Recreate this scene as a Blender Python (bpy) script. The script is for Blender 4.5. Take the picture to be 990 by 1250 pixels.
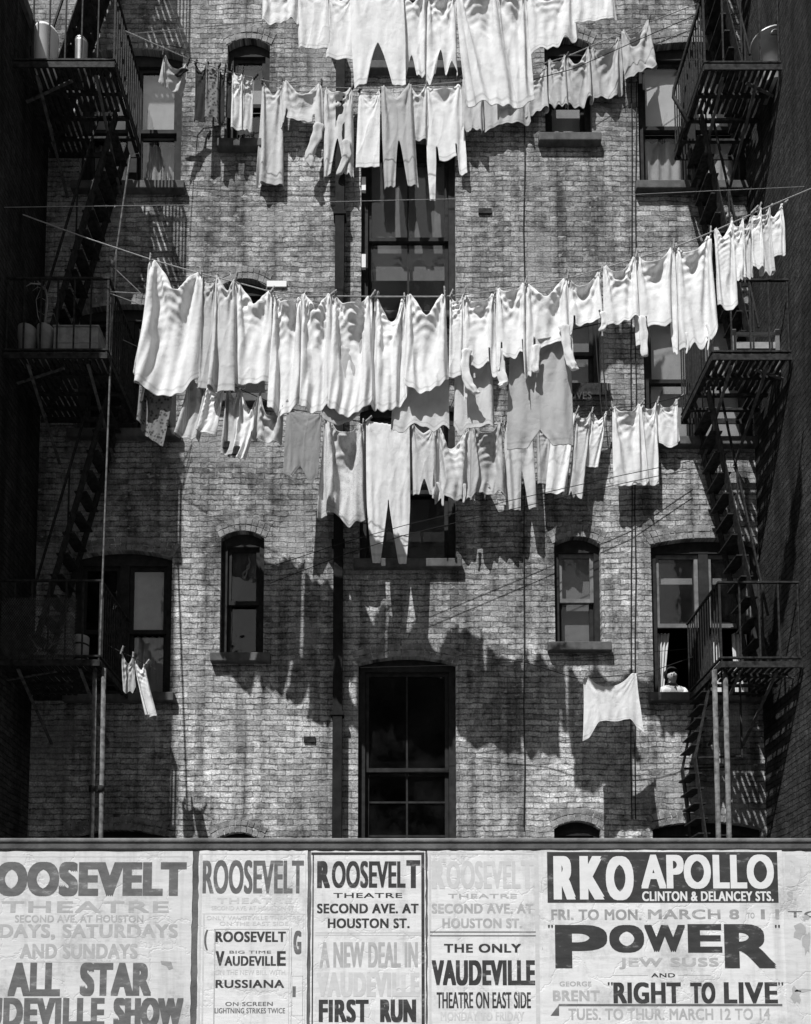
import bpy, bmesh, math, random
import numpy as np
from mathutils import Vector
random.seed(7); rng = np.random.default_rng(11)
for o in list(bpy.data.objects): bpy.data.objects.remove(o)
S = bpy.context.scene
COL = S.collection
# ------------------------------------------------------------------ camera
F, CX, HZ, PITCH, EYE = 1000.0, 480.0, 1240.0, math.radians(3.9), 1.5
cp, sp = math.cos(PITCH), math.sin(PITCH)
CY = HZ - F*math.tan(PITCH)
cam = bpy.data.objects.new('camera', bpy.data.cameras.new('camera')); COL.objects.link(cam)
cam.location = (0, 0, EYE); cam.rotation_euler = (math.pi/2 + PITCH, 0, 0)
cam.data.sensor_fit = 'AUTO'; cam.data.sensor_width = 36; cam.data.lens = 36*F/1250
cam.data.shift_x = (495-CX)/1250; cam.data.shift_y = (CY-625)/1250
cam.data.clip_end = 500; cam.data.clip_start = 0.05
S.camera = cam
def pt(px, py, Y):
    a = (px-CX)/F; b = (CY-py)/F
    d = Vector((a, cp - b*sp, sp + b*cp))
    t = Y/d.y
    return Vector((d.x*t, Y, EYE + d.z*t))
# ------------------------------------------------------------------ sky, sun, exposure
SD = Vector((0.60, 1.0, -1.8)).normalized()
W = bpy.data.worlds.new('World'); S.world = W; W.use_nodes = True
nt = W.node_tree; bg = nt.nodes['Background']
sky = nt.nodes.new('ShaderNodeTexSky'); sky.sky_type = 'NISHITA'; sky.sun_disc = False
sky.sun_elevation = math.asin(-SD.z); sky.sun_rotation = math.atan2(-SD.x, -SD.y)
bw = nt.nodes.new('ShaderNodeRGBToBW')
nt.links.new(sky.outputs[0], bw.inputs[0]); nt.links.new(bw.outputs[0], bg.inputs[0]); bg.inputs[1].default_value = 0.085
sl = bpy.data.lights.new('sun', 'SUN'); sl.energy = 5.0; sl.angle = math.radians(0.5); sl.color = (1, 1, 1)
so = bpy.data.objects.new('sun', sl); COL.objects.link(so); so.rotation_euler = SD.to_track_quat('-Z', 'Y').to_euler(); so.location = (-6, -10, 25)
S.view_settings.view_transform = 'Standard'; S.view_settings.look = 'None'; S.view_settings.gamma = 1
S.view_settings.exposure = 0.30
S.render.engine = 'CYCLES'
# ------------------------------------------------------------------ helpers
class MB:
    def __init__(s): s.v = []; s.f = []
    def box(s, a, b):
        x0, x1 = sorted((a[0], b[0])); y0, y1 = sorted((a[1], b[1])); z0, z1 = sorted((a[2], b[2]))
        n = len(s.v)
        s.v += [(x0,y0,z0),(x1,y0,z0),(x1,y1,z0),(x0,y1,z0),(x0,y0,z1),(x1,y0,z1),(x1,y1,z1),(x0,y1,z1)]
        s.f += [tuple(n+i for i in q) for q in ((0,3,2,1),(4,5,6,7),(0,1,5,4),(1,2,6,5),(2,3,7,6),(3,0,4,7))]
        return s
    def bar(s, a, b, w, h=None, up=(0,0,1)):
        a = Vector(a); b = Vector(b); h = h or w
        d = (b-a).normalized(); u = Vector(up)
        if abs(d.dot(u)) > .95: u = Vector((0,1,0))
        r = d.cross(u).normalized()*w/2; q = r.cross(d).normalized()*h/2
        n = len(s.v)
        for p in (a, b): s.v += [tuple(p-r-q), tuple(p+r-q), tuple(p+r+q), tuple(p-r+q)]
        s.f += [tuple(n+i for i in k) for k in ((0,1,2,3),(7,6,5,4),(0,4,5,1),(1,5,6,2),(2,6,7,3),(3,7,4,0))]
        return s
    def tube(s, pts, r, k=8):
        pts = [Vector(p) for p in pts]; n0 = len(s.v)
        for i, p in enumerate(pts):
            d = (pts[min(i+1, len(pts)-1)] - pts[max(i-1, 0)]).normalized()
            u = Vector((0,0,1)) if abs(d.z) < .9 else Vector((0,1,0))
            x = d.cross(u).normalized(); y = x.cross(d)
            ri = r[i] if isinstance(r, (list, tuple)) else r
            for j in range(k):
                a = 2*math.pi*j/k; s.v.append(tuple(p + (x*math.cos(a)+y*math.sin(a))*ri))
        for i in range(len(pts)-1):
            for j in range(k):
                s.f.append((n0+i*k+j, n0+i*k+(j+1)%k, n0+(i+1)*k+(j+1)%k, n0+(i+1)*k+j))
        s.f.append(tuple(n0+j for j in range(k))[::-1]); s.f.append(tuple(n0+(len(pts)-1)*k+j for j in range(k)))
        return s
    def lathe(s, c, prof, k=24, sx=1, sy=1):
        n0 = len(s.v)
        for r, z in prof:
            for j in range(k):
                a = 2*math.pi*j/k; s.v.append((c[0]+r*math.cos(a)*sx, c[1]+r*math.sin(a)*sy, c[2]+z))
        for i in range(len(prof)-1):
            for j in range(k):
                s.f.append((n0+i*k+j, n0+i*k+(j+1)%k, n0+(i+1)*k+(j+1)%k, n0+(i+1)*k+j))
        s.f.append(tuple(n0+j for j in range(k))[::-1]); s.f.append(tuple(n0+(len(prof)-1)*k+j for j in range(k)))
        return s
    def quad(s, *p):
        n = len(s.v); s.v += [tuple(q) for q in p]; s.f.append(tuple(range(n, n+len(p)))); return s
    def build(s, name, mat, parent=None, smooth=False, bevel=0):
        return obj(name, s.v, s.f, mat, parent, smooth, bevel)
def wloc(o):
    v = Vector((0,0,0))
    while o is not None: v = v + Vector(o.location); o = o.parent
    return v
def obj(name, v, f, mat, parent=None, smooth=False, bevel=0):
    A = np.array([tuple(p) for p in v], dtype=float)
    c = Vector(((A[:,0].min()+A[:,0].max())/2, (A[:,1].min()+A[:,1].max())/2, A[:,2].min()))
    me = bpy.data.meshes.new(name)
    me.from_pydata([(p[0]-c.x, p[1]-c.y, p[2]-c.z) for p in A.tolist()], [], f); me.update()
    me.materials.append(mat)
    if smooth: me.shade_smooth()
    o = bpy.data.objects.new(name, me); COL.objects.link(o)
    o.location = c - (wloc(parent) if parent else Vector((0,0,0))); o.parent = parent
    if bevel:
        m = o.modifiers.new('bevel', 'BEVEL'); m.width = bevel; m.segments = 2; m.limit_method = 'ANGLE'
    return o
def tag(o, label=None, cat=None, group=None, kind=None):
    if label: o['label'] = label
    if cat: o['category'] = cat
    if group: o['group'] = group
    if kind: o['kind'] = kind
    return o
def empty(name, loc, label=None, cat=None, group=None, parent=None):
    o = bpy.data.objects.new(name, None); COL.objects.link(o)
    o.location = Vector(loc) - (wloc(parent) if parent else Vector((0,0,0))); o.parent = parent; o.empty_display_size = .1
    return tag(o, label, cat, group)
# ------------------------------------------------------------------ materials
def newmat(name):
    m = bpy.data.materials.new(name); m.use_nodes = True; t = m.node_tree
    return m, t, t.nodes['Principled BSDF'], t.nodes.new, t.links.new
def ramp(t, fac, stops):
    r = t.nodes.new('ShaderNodeValToRGB'); t.links.new(fac, r.inputs[0])
    e = r.color_ramp.elements
    for i, (p, c) in enumerate(stops):
        el = e[i] if i < 2 else e.new(p)
        el.position = p; el.color = (c, c, c, 1)
    return r.outputs[0]
def noise(t, vec, scale, detail=4, rough=.6):
    n = t.nodes.new('ShaderNodeTexNoise'); n.inputs['Scale'].default_value = scale; n.inputs['Detail'].default_value = detail
    n.inputs['Roughness'].default_value = rough
    if vec is not None: t.links.new(vec, n.inputs['Vector'])
    return n
def mult(t, a, b, fac=1.0, mode='MULTIPLY'):
    m = t.nodes.new('ShaderNodeMixRGB'); m.blend_type = mode
    for i, x in ((0, fac), (1, a), (2, b)):
        if isinstance(x, (int, float)): m.inputs[i].default_value = x if i == 0 else (x, x, x, 1)
        else: t.links.new(x, m.inputs[i])
    return m.outputs[0]
def plain(name, c, rough=.7, nscale=12, var=.3, bump=.15, metal=0, bscale=60):
    m, t, p, N, L = newmat(name)
    tc = N('ShaderNodeTexCoord').outputs['Object']
    n = noise(t, tc, nscale, 6)
    L(ramp(t, n.outputs[0], [(.3, c*(1-var)), (.7, c*(1+var))]), p.inputs['Base Color'])
    p.inputs['Roughness'].default_value = rough; p.inputs['Metallic'].default_value = metal
    p.inputs['Specular IOR Level'].default_value = .5 if rough < .5 else .08
    if bump:
        b = N('ShaderNodeBump'); b.inputs['Strength'].default_value = bump; b.inputs['Distance'].default_value = .01
        L(noise(t, tc, bscale, 5).outputs[0], b.inputs['Height']); L(b.outputs[0], p.inputs['Normal'])
    return m
def brick(name, axis='X', c1=.54, c2=.24, mortar=.30, gain=1.0, fleck=.75):
    m, t, p, N, L = newmat(name)
    g = N('ShaderNodeNewGeometry').outputs['Position']
    sx = N('ShaderNodeSeparateXYZ'); L(g, sx.inputs[0])
    cb = N('ShaderNodeCombineXYZ'); L(sx.outputs[axis], cb.inputs[0]); L(sx.outputs['Z'], cb.inputs[1])
    wob = noise(t, cb.outputs[0], 2.2, 3); wob2 = noise(t, cb.outputs[0], 17, 2)
    def addv(v, n, amt):
        s1 = N('ShaderNodeVectorMath'); s1.operation = 'SUBTRACT'; L(n.outputs['Color'], s1.inputs[0]); s1.inputs[1].default_value = (.5,.5,.5)
        s2 = N('ShaderNodeVectorMath'); s2.operation = 'MULTIPLY_ADD'; L(s1.outputs[0], s2.inputs[0]); s2.inputs[1].default_value = (amt,amt,0); L(v, s2.inputs[2])
        return s2.outputs[0]
    wob3 = noise(t, cb.outputs[0], 55, 2)
    v = addv(addv(addv(cb.outputs[0], wob, .07), wob2, .028), wob3, .012)
    b = N('ShaderNodeTexBrick'); L(v, b.inputs['Vector'])
    b.inputs['Color1'].default_value = (c1,)*3+(1,); b.inputs['Color2'].default_value = (c2,)*3+(1,); b.inputs['Mortar'].default_value = (mortar,)*3+(1,)
    b.inputs['Scale'].default_value = 1; b.inputs['Mortar Size'].default_value = .0075; b.inputs['Mortar Smooth'].default_value = .6
    b.inputs['Brick Width'].default_value = .205; b.inputs['Row Height'].default_value = .07; b.inputs['Bias'].default_value = -.15
    b.offset = .5; b.squash = 1
    n1 = noise(t, cb.outputs[0], .55, 5, .65); n2 = noise(t, cb.outputs[0], 9, 6, .75); n3 = noise(t, cb.outputs[0], 45, 3, .7)
    st = N('ShaderNodeMapping'); L(cb.outputs[0], st.inputs[0]); st.inputs['Scale'].default_value = (3.0, .22, 1)
    n4 = noise(t, st.outputs[0], 1.6, 5, .6)
    sv_ = N('ShaderNodeSeparateXYZ'); L(v, sv_.inputs[0])
    fz = N('ShaderNodeMath'); fz.operation = 'DIVIDE'; L(sv_.outputs['Y'], fz.inputs[0]); fz.inputs[1].default_value = .07
    pp = N('ShaderNodeMath'); pp.operation = 'PINGPONG'; L(fz.outputs[0], pp.inputs[0]); pp.inputs[1].default_value = .5
    n6 = noise(t, cb.outputs[0], 4.5, 5, .75)
    bed = mult(t, ramp(t, pp.outputs[0], [(.06, .30), (.17, 1.0)]), 1.0, ramp(t, n6.outputs[0], [(.40, 0), (.60, .9)]), 'MIX') if False else None
    mxb = N('ShaderNodeMixRGB'); L(ramp(t, n6.outputs[0], [(.38, 1.0), (.62, .15)]), mxb.inputs[0]); mxb.inputs[1].default_value = (1,1,1,1); L(ramp(t, pp.outputs[0], [(.03, .30), (.20, 1.0)]), mxb.inputs[2])
    c = mult(t, b.outputs[0], mxb.outputs[0])
    c = mult(t, c, ramp(t, n1.outputs[0], [(.32, .50*gain), (.66, 1.32*gain)]))
    c = mult(t, c, ramp(t, n2.outputs[0], [(.30, .36), (.64, 1.45)]))
    c = mult(t, c, ramp(t, n3.outputs[0], [(.32, .55), (.68, 1.3)]))
    c = mult(t, c, ramp(t, n4.outputs[0], [(.34, .34), (.56, 1.0)]))
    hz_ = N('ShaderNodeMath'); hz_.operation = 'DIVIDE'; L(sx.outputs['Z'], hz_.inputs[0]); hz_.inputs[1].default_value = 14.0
    c = mult(t, c, ramp(t, hz_.outputs[0], [(.30, 1.18), (.62, .88)]))      # darker towards the upper storeys, lighter lower down
    pat = noise(t, cb.outputs[0], 1.3, 2, .5)
    c = mult(t, c, mult(t, .34*gain, ramp(t, n3.outputs[0], [(.3,.7),(.7,1.2)])), ramp(t, pat.outputs[0], [(.56, 0), (.64, .75*fleck)]), 'MIX')   # rendered-over repairs
    # pale lime flecks left on some courses
    fl = N('ShaderNodeMapping'); L(v, fl.inputs[0]); fl.inputs['Scale'].default_value = (7, 15, 1)
    n5 = noise(t, fl.outputs[0], 1.0, 3, .6)
    c = mult(t, c, .46*gain, ramp(t, n5.outputs[0], [(.60, 0), (.68, fleck)]), 'MIX')
    L(c, p.inputs['Base Color']); p.inputs['Roughness'].default_value = .93; p.inputs['Specular IOR Level'].default_value = .15
    hm = N('ShaderNodeMath'); hm.operation = 'MULTIPLY_ADD'; L(b.outputs['Fac'], hm.inputs[0]); hm.inputs[1].default_value = -1.2; L(n2.outputs[0], hm.inputs[2])
    hm2 = N('ShaderNodeMath'); hm2.operation = 'MULTIPLY_ADD'; L(n3.outputs[0], hm2.inputs[0]); hm2.inputs[1].default_value = .6; L(hm.outputs[0], hm2.inputs[2])
    bp = N('ShaderNodeBump'); bp.inputs['Strength'].default_value = .8; bp.inputs['Distance'].default_value = .016
    L(hm2.outputs[0], bp.inputs['Height']); L(bp.outputs[0], p.inputs['Normal'])
    return m
def cloth_mat(name, c, kind=None):
    m, t, p, N, L = newmat(name)
    tc = N('ShaderNodeTexCoord').outputs['Object']
    n = noise(t, tc, 5, 5); col = ramp(t, n.outputs[0], [(.3, c*.86), (.65, min(.86, c*1.05))])
    if kind == 'plaid':
        w = N('ShaderNodeTexVoronoi'); w.inputs['Scale'].default_value = 26; L(tc, w.inputs['Vector'])
        col = mult(t, col, ramp(t, w.outputs['Distance'], [(.25, .35), (.5, 1.2)]))
    if kind == 'print':
        w = N('ShaderNodeTexVoronoi'); w.inputs['Scale'].default_value = 48; L(tc, w.inputs['Vector'])
        col = mult(t, col, ramp(t, w.outputs['Distance'], [(.15, .72), (.4, 1.0)]))
    if kind == 'stripe':
        w = N('ShaderNodeTexWave'); w.inputs['Scale'].default_value = 22; w.inputs['Distortion'].default_value = 1.2; L(tc, w.inputs['Vector'])
        col = mult(t, col, ramp(t, w.outputs[0], [(.3, .72), (.6, 1.0)]))
    uvn = N('ShaderNodeUVMap'); su = N('ShaderNodeSeparateXYZ'); L(uvn.outputs[0], su.inputs[0])
    hemr = ramp(t, su.outputs['Y'], [(.925, 1.0), (.935, .80)]); e_ = [n_ for n_ in t.nodes if n_.type == 'VALTORGB'][-1].color_ramp.elements
    x1_ = e_.new(.945); x1_.color = (.80,.80,.80,1); x2_ = e_.new(.955); x2_.color = (1,1,1,1)
    col = mult(t, col, hemr)
    st1 = noise(t, tc, 3.0, 5, .7); col = mult(t, col, ramp(t, st1.outputs[0], [(.28, .80), (.45, 1.0)]))
    L(col, p.inputs['Base Color']); p.inputs['Roughness'].default_value = .95; p.inputs['Specular IOR Level'].default_value = .1
    vz = N('ShaderNodeTexVoronoi'); vz.feature = 'DISTANCE_TO_EDGE'; vz.inputs['Scale'].default_value = 9
    nv = noise(t, tc, 5, 3); va = N('ShaderNodeVectorMath'); va.operation = 'MULTIPLY_ADD'; L(nv.outputs['Color'], va.inputs[0]); va.inputs[1].default_value = (.3,.3,.3); L(tc, va.inputs[2]); L(va.outputs[0], vz.inputs['Vector'])
    cb_ = N('ShaderNodeBump'); cb_.inputs['Strength'].default_value = .16; cb_.inputs['Distance'].default_value = .006; L(ramp(t, vz.outputs['Distance'], [(0,0),(.12,1)]), cb_.inputs['Height'])
    sc = N('ShaderNodeMapping'); L(tc, sc.inputs[0]); sc.inputs['Scale'].default_value = (18, 18, 4)
    b = N('ShaderNodeBump'); b.inputs['Strength'].default_value = .22; b.inputs['Distance'].default_value = .02; L(cb_.outputs[0], b.inputs['Normal'])
    L(noise(t, sc.outputs[0], 1.0, 5, .55).outputs[0], b.inputs['Height']); L(b.outputs[0], p.inputs['Normal'])
    tr = N('ShaderNodeBsdfTranslucent'); L(col, tr.inputs[0])
    mx = N('ShaderNodeMixShader'); mx.inputs[0].default_value = .22; L(p.outputs[0], mx.inputs[1]); L(tr.outputs[0], mx.inputs[2])
    L(mx.outputs[0], t.nodes['Material Output'].inputs[0])
    return m
def paper_mat(name, c):
    m, t, p, N, L = newmat(name)
    g = N('ShaderNodeNewGeometry').outputs['Position']
    mp = N('ShaderNodeMapping'); L(g, mp.inputs[0]); mp.inputs['Scale'].default_value = (1, 1, 5)
    a = noise(t, mp.outputs[0], 2.5, 6, .6); b2 = noise(t, g, 40, 5, .7); mp3 = N('ShaderNodeMapping'); L(g, mp3.inputs[0]); mp3.inputs['Scale'].default_value = (1.2, 1, 5)
    w = noise(t, mp3.outputs[0], 2.0, 4, .5)
    col = ramp(t, a.outputs[0], [(.3, c*.86), (.6, c)])
    col = mult(t, col, ramp(t, b2.outputs[0], [(.25, .9), (.5, 1.0)]))
    L(col, p.inputs['Base Color']); p.inputs['Roughness'].default_value = .85; p.inputs['Specular IOR Level'].default_value = .2
    vz = N('ShaderNodeTexVoronoi'); vz.feature = 'DISTANCE_TO_EDGE'; vz.inputs['Scale'].default_value = 2.6
    nw_ = noise(t, g, 6, 4); vm_ = N('ShaderNodeVectorMath'); vm_.operation = 'MULTIPLY_ADD'; L(nw_.outputs['Color'], vm_.inputs[0]); vm_.inputs[1].default_value = (.25,.25,.25); L(g, vm_.inputs[2]); L(vm_.outputs[0], vz.inputs['Vector'])
    sv2 = N('ShaderNodeMapping'); L(g, sv2.inputs[0]); sv2.inputs['Scale'].default_value = (9, 1, .7)
    col = mult(t, col, ramp(t, noise(t, sv2.outputs[0], 1.5, 5, .6).outputs[0], [(.28, .80), (.48, 1.0)]))
    col = mult(t, col, ramp(t, noise(t, g, 3.2, 6, .75).outputs[0], [(.28, .62), (.47, 1.0)]))
    L(col, p.inputs['Base Color'])
    crk = ramp(t, vz.outputs['Distance'], [(0, 0), (.02, 1)])
    b0_ = N('ShaderNodeBump'); b0_.inputs['Strength'].default_value = .35; b0_.inputs['Distance'].default_value = .004; L(crk, b0_.inputs['Height'])
    b = N('ShaderNodeBump'); b.inputs['Strength'].default_value = .30; b.inputs['Distance'].default_value = .012; L(b0_.outputs[0], b.inputs['Normal'])
    ad = N('ShaderNodeMath'); ad.operation = 'ADD'; L(w.outputs[0], ad.inputs[0]); L(a.outputs[0], ad.inputs[1])
    L(ad.outputs[0], b.inputs['Height']); L(b.outputs[0], p.inputs['Normal'])
    return m
def ink_mat(name, c, wear=.25):
    m, t, p, N, L = newmat(name)
    g = N('ShaderNodeNewGeometry').outputs['Position']
    mp = N('ShaderNodeMapping'); L(g, mp.inputs[0]); mp.inputs['Scale'].default_value = (1, 1, 3)
    a = noise(t, mp.outputs[0], 9, 6, .7)
    col = ramp(t, a.outputs[0], [(.3, c*(1-wear)), (.58, c*(1+wear)), (.70, min(.62, c*(1+wear)+.16))])
    L(col, p.inputs['Base Color']); p.inputs['Roughness'].default_value = .8; p.inputs['Specular IOR Level'].default_value = .2
    return m
def glass_mat():
    m, t, p, N, L = newmat('window glass')
    t.nodes.remove(p)
    tr = N('ShaderNodeBsdfTransparent'); tr.inputs[0].default_value = (.9,.9,.9,1)
    gl = N('ShaderNodeBsdfGlossy'); gl.inputs['Roughness'].default_value = .04; gl.inputs[0].default_value = (.9,.9,.9,1)
    df = N('ShaderNodeBsdfDiffuse'); df.inputs[0].default_value = (.10,.10,.10,1)
    lw_ = N('ShaderNodeLayerWeight'); lw_.inputs[0].default_value = .5
    pw = N('ShaderNodeMath'); pw.operation = 'POWER'; L(lw_.outputs['Facing'], pw.inputs[0]); pw.inputs[1].default_value = 4.0
    fr = N('ShaderNodeMath'); fr.operation = 'MULTIPLY_ADD'; L(pw.outputs[0], fr.inputs[0]); fr.inputs[1].default_value = .8; fr.inputs[2].default_value = .05
    m0 = N('ShaderNodeMixShader'); gp_ = N('ShaderNodeNewGeometry').outputs['Position']
    L(ramp(t, noise(t, gp_, 2.2, 6, .65).outputs[0], [(.42, .0), (.75, .07)]), m0.inputs[0])
    gb_ = N('ShaderNodeBump'); gb_.inputs['Strength'].default_value = .25; gb_.inputs['Distance'].default_value = .02; L(noise(t, gp_, 4, 2).outputs[0], gb_.inputs['Height']); L(gb_.outputs[0], gl.inputs['Normal']); L(tr.outputs[0], m0.inputs[1]); L(df.outputs[0], m0.inputs[2])
    mx = N('ShaderNodeMixShader'); L(fr.outputs[0], mx.inputs[0]); L(m0.outputs[0], mx.inputs[1]); L(gl.outputs[0], mx.inputs[2])
    L(mx.outputs[0], t.nodes['Material Output'].inputs[0])
    return m
M = dict(
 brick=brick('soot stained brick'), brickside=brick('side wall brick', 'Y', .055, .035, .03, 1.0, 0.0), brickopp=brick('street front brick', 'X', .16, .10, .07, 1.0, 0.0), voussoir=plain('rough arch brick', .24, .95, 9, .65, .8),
 iron=plain('painted iron', .030, .75, 20, .7, .5), ironlit=plain('iron in lit tone', .11, .75, 16, .65, .4), wood=plain('weathered wood', .16, .85, 9, .35, .3),  # ironlit is the same iron with its lit look put into the colour
 darkwood=plain('dark window wood', .03, .8, 10, .4, .15), paintwood=plain('grey sash paint', .16, .6, 10, .4, .15), stone=plain('sooty sill stone', .10, .9, 8, .4, .3),
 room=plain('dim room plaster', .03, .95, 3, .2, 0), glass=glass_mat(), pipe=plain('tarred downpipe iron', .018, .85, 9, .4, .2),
 soft=cloth_mat('cotton in half shade tone', .52), white=cloth_mat('white cotton', .82), off=cloth_mat('off white cotton', .64), gray=cloth_mat('cotton in shade tone', .34), mid=cloth_mat('faded cotton', .48),  # soft carries the upper line's half shade in its colour
 dark=cloth_mat('dark wool', .045), print=cloth_mat('printed cotton', .66, 'print'), plaid=cloth_mat('patterned cloth', .20, 'plaid'), stripe=cloth_mat('striped cotton', .62, 'stripe'),
 blind=plain('roller blind', .50, .9, 3, .15, .05), blindwhite=plain('white roller blind', .72, .9, 3, .08, .05), blindgray=plain('grey roller blind', .22, .9, 3, .2, .05), curtain=cloth_mat('net curtain', .72),
 enamel=plain('white enamel', .78, .25, 4, .06, .02), tin=plain('dull tin', .40, .35, 6, .2, .05, .6), zinc=plain('galvanised zinc', .34, .45, 6, .25, .05, .4), terracotta=plain('terracotta', .27, .85, 8, .2, .1),
 crate=plain('crate wood', .30, .85, 10, .3, .3), rope=plain('cotton rope', .45, .9, 30, .2, .1), wire=plain('black wire', .03, .8, 10, .2, 0), peg=plain('clothespin wood', .34, .8, 20, .3, .1), pegdark=plain('weathered clothespin wood', .07, .8, 20, .3, .1),
 skin=plain('skin', .38, .6, 10, .1, .05), hair=plain('dark hair', .02, .6, 30, .3, .3), shirt=plain('white blouse cotton', .72, .9, 8, .1, .2),
 ground=plain('yard flagstone', .12, .95, 2, .35, .4), walk=plain('concrete sidewalk', .26, .95, 2, .2, .3), tar=plain('roof tar', .05, .9, 2, .3, .3),
 fence=plain('fence board', .12, .85, 6, .4, .3), coping=plain('grey fence coping', .10, .7, 7, .4, .3), copingtop=plain('worn coping top', .17, .7, 7, .4, .3),
 leaf=plain('dull leaf', .07, .7, 10, .3, .1), bark=plain('dry stem', .28, .9, 10, .3, .2),
 paper=paper_mat('poster paper', .68), paperold=paper_mat('aged poster paper', .61), papertorn=paper_mat('torn poster paper', .40),
 ink=ink_mat('black poster ink', .04), inkmid=ink_mat('worn poster ink', .115), inkfade=ink_mat('faded poster ink', .36, .12), inkpale=ink_mat('pale poster ink', .50, .08), inkwhite=ink_mat('unprinted white lettering', .64, .06), inkpink=ink_mat('half faded ink', .27, .18), signink=ink_mat('dim sign paint', .05),
)
WY = 10.0                      # front face of the rear tenement
FY = 8.95                      # outer edge of the fire escapes
# ------------------------------------------------------------------ setting
MB().quad((-40,-30,0),(40,-30,0),(40,40,0),(-40,40,0)).build('ground', M['ground'])['kind'] = 'structure'
MB().box((-14,-4,.004),(14,4.75,.12)).build('sidewalk', M['walk'], bevel=.01)['kind'] = 'structure'
# --- tenement
# window spec: x0 x1 ytop ysill arch style
WIN = [
 # left narrow column
 (277,329,47,177,1,'narrow_shade'), (272,324,340,486,1,'narrow_dark'), (269,322,648,800,1,'narrow_open'),
 # right narrow column
 (665,722,46,170,1,'narrow_shade2'), (674,733,360,474,1,'narrow_shade3'), (677,734,655,787,1,'narrow_shade4'),
 # stair windows
 (440,556,-120,83,1,'stair'), (441,556,168,386,1,'stair2'), (439,556,490,686,1,'stair'), (437,557,802,1060,1,'stair_big'),
 # left wide
 (98,222,60,228,1,'wide_blind'), (93,216,372,528,1,'wide_dim'), (88,209,672,848,1,'wide_slat'),
 # right wide
 (779,912,52,228,1,'wide_white'), (786,920,365,538,1,'wide_mid'), (796,930,657,848,1,'wide_person'),
 # basement row
 (677,734,1002,1120,1,'narrow_dark'), (798,932,1003,1150,1,'narrow_dark'), (262,318,1016,1120,1,'narrow_dark'), (84,205,1013,1150,1,'narrow_dark'),
]
ten = empty('tenement', (0, WY, 0), 'soot stained brick rear tenement with arched windows behind the washing', 'building')
XL, XR, ZT = -6.4, 6.4, 17.5
ops = []
for (x0,x1,yt,ys,ar,st) in WIN:
    a = pt(x0, ys, WY); b = pt(x1, yt, WY); c = pt(x1, ys, WY); d = pt(x0, yt, WY)
    ops.append(((a.x+d.x)/2, (b.x+c.x)/2, a.z, b.z, (.10 if x1-x0 < 90 else .09) if ar else 0, st))
wallm = MB()
xs = sorted({XL, XR} | {o[0] for o in ops} | {o[1] for o in ops}); zs = sorted({0, ZT} | {o[2] for o in ops} | {o[3] for o in ops})
for i in range(len(xs)-1):
    for j in range(len(zs)-1):
        mx, mz = (xs[i]+xs[i+1])/2, (zs[j]+zs[j+1])/2
        if any(o[0] < mx < o[1] and o[2] < mz < o[3] for o in ops): continue
        wallm.quad((xs[i],WY,zs[j]),(xs[i+1],WY,zs[j]),(xs[i+1],WY,zs[j+1]),(xs[i],WY,zs[j+1]))
RD = .17
def arcz(t, z1, r): return z1 - r*(2*t-1)**2
for (x0,x1,z0,z1,r,st) in ops:
    n = 14
    P = [(x0+(x1-x0)*k/n, arcz(k/n, z1, r)) for k in range(n+1)]
    for k in range(n):
        (xa,za),(xb,zb) = P[k],P[k+1]
        wallm.quad((xa,WY,za),(xb,WY,zb),(xb,WY,z1),(xa,WY,z1)) if (z1-za > 1e-5 and z1-zb > 1e-5) else wallm.quad(*([(xa,WY,za),(xb,WY,zb),(xa,WY,z1)] if z1-za > 1e-5 else [(xa,WY,za),(xb,WY,zb),(xb,WY,z1)]))
        wallm.quad((xa,WY,za),(xa,WY+RD,za),(xb,WY+RD,zb),(xb,WY,zb))
    wallm.quad((x0,WY,z0),(x0,WY+RD,z0),(x0,WY+RD,z1-r),(x0,WY,z1-r)); wallm.quad((x1,WY,z0),(x1,WY,z1-r),(x1,WY+RD,z1-r),(x1,WY+RD,z0))
    wallm.quad((x0,WY,z0),(x1,WY,z0),(x1,WY+RD,z0),(x0,WY+RD,z0))
wallm.quad((XL,WY,0),(XL,WY,ZT),(XL,14,ZT),(XL,14,0)); wallm.quad((XR,WY,0),(XR,14,0),(XR,14,ZT),(XR,WY,ZT))
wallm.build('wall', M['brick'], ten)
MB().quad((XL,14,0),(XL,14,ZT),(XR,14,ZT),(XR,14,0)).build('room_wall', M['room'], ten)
MB().box((XL-.1,WY-.25,ZT),(XR+.1,14,ZT+.3)).build('roof', M['tar'], ten)
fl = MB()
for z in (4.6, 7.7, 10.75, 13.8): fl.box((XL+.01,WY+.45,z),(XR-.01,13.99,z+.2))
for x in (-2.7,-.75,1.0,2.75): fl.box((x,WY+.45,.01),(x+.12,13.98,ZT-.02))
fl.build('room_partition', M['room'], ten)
def sash(mb, x0, x1, z0, z1, y, w=.05, d=.035, mull=0, rail=0):
    mb.box((x0,y,z0),(x0+w,y+d,z1)).box((x1-w,y,z0),(x1,y+d,z1)).box((x0+w,y+.001,z0),(x1-w,y+d-.001,z0+w*1.15)).box((x0+w,y+.001,z1-w),(x1-w,y+d-.001,z1))
    for k in range(mull):
        xm = x0+(x1-x0)*(k+1)/(mull+1); mb.box((xm-.012,y+.004,z0+w*1.15),(xm+.012,y+d-.004,z1-w))
    for k in range(rail):
        zm = z0+(z1-z0)*(k+1)/(rail+1); mb.box((x0+w,y+.006,zm-.012),(x1-w,y+d-.006,zm+.012))
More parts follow.
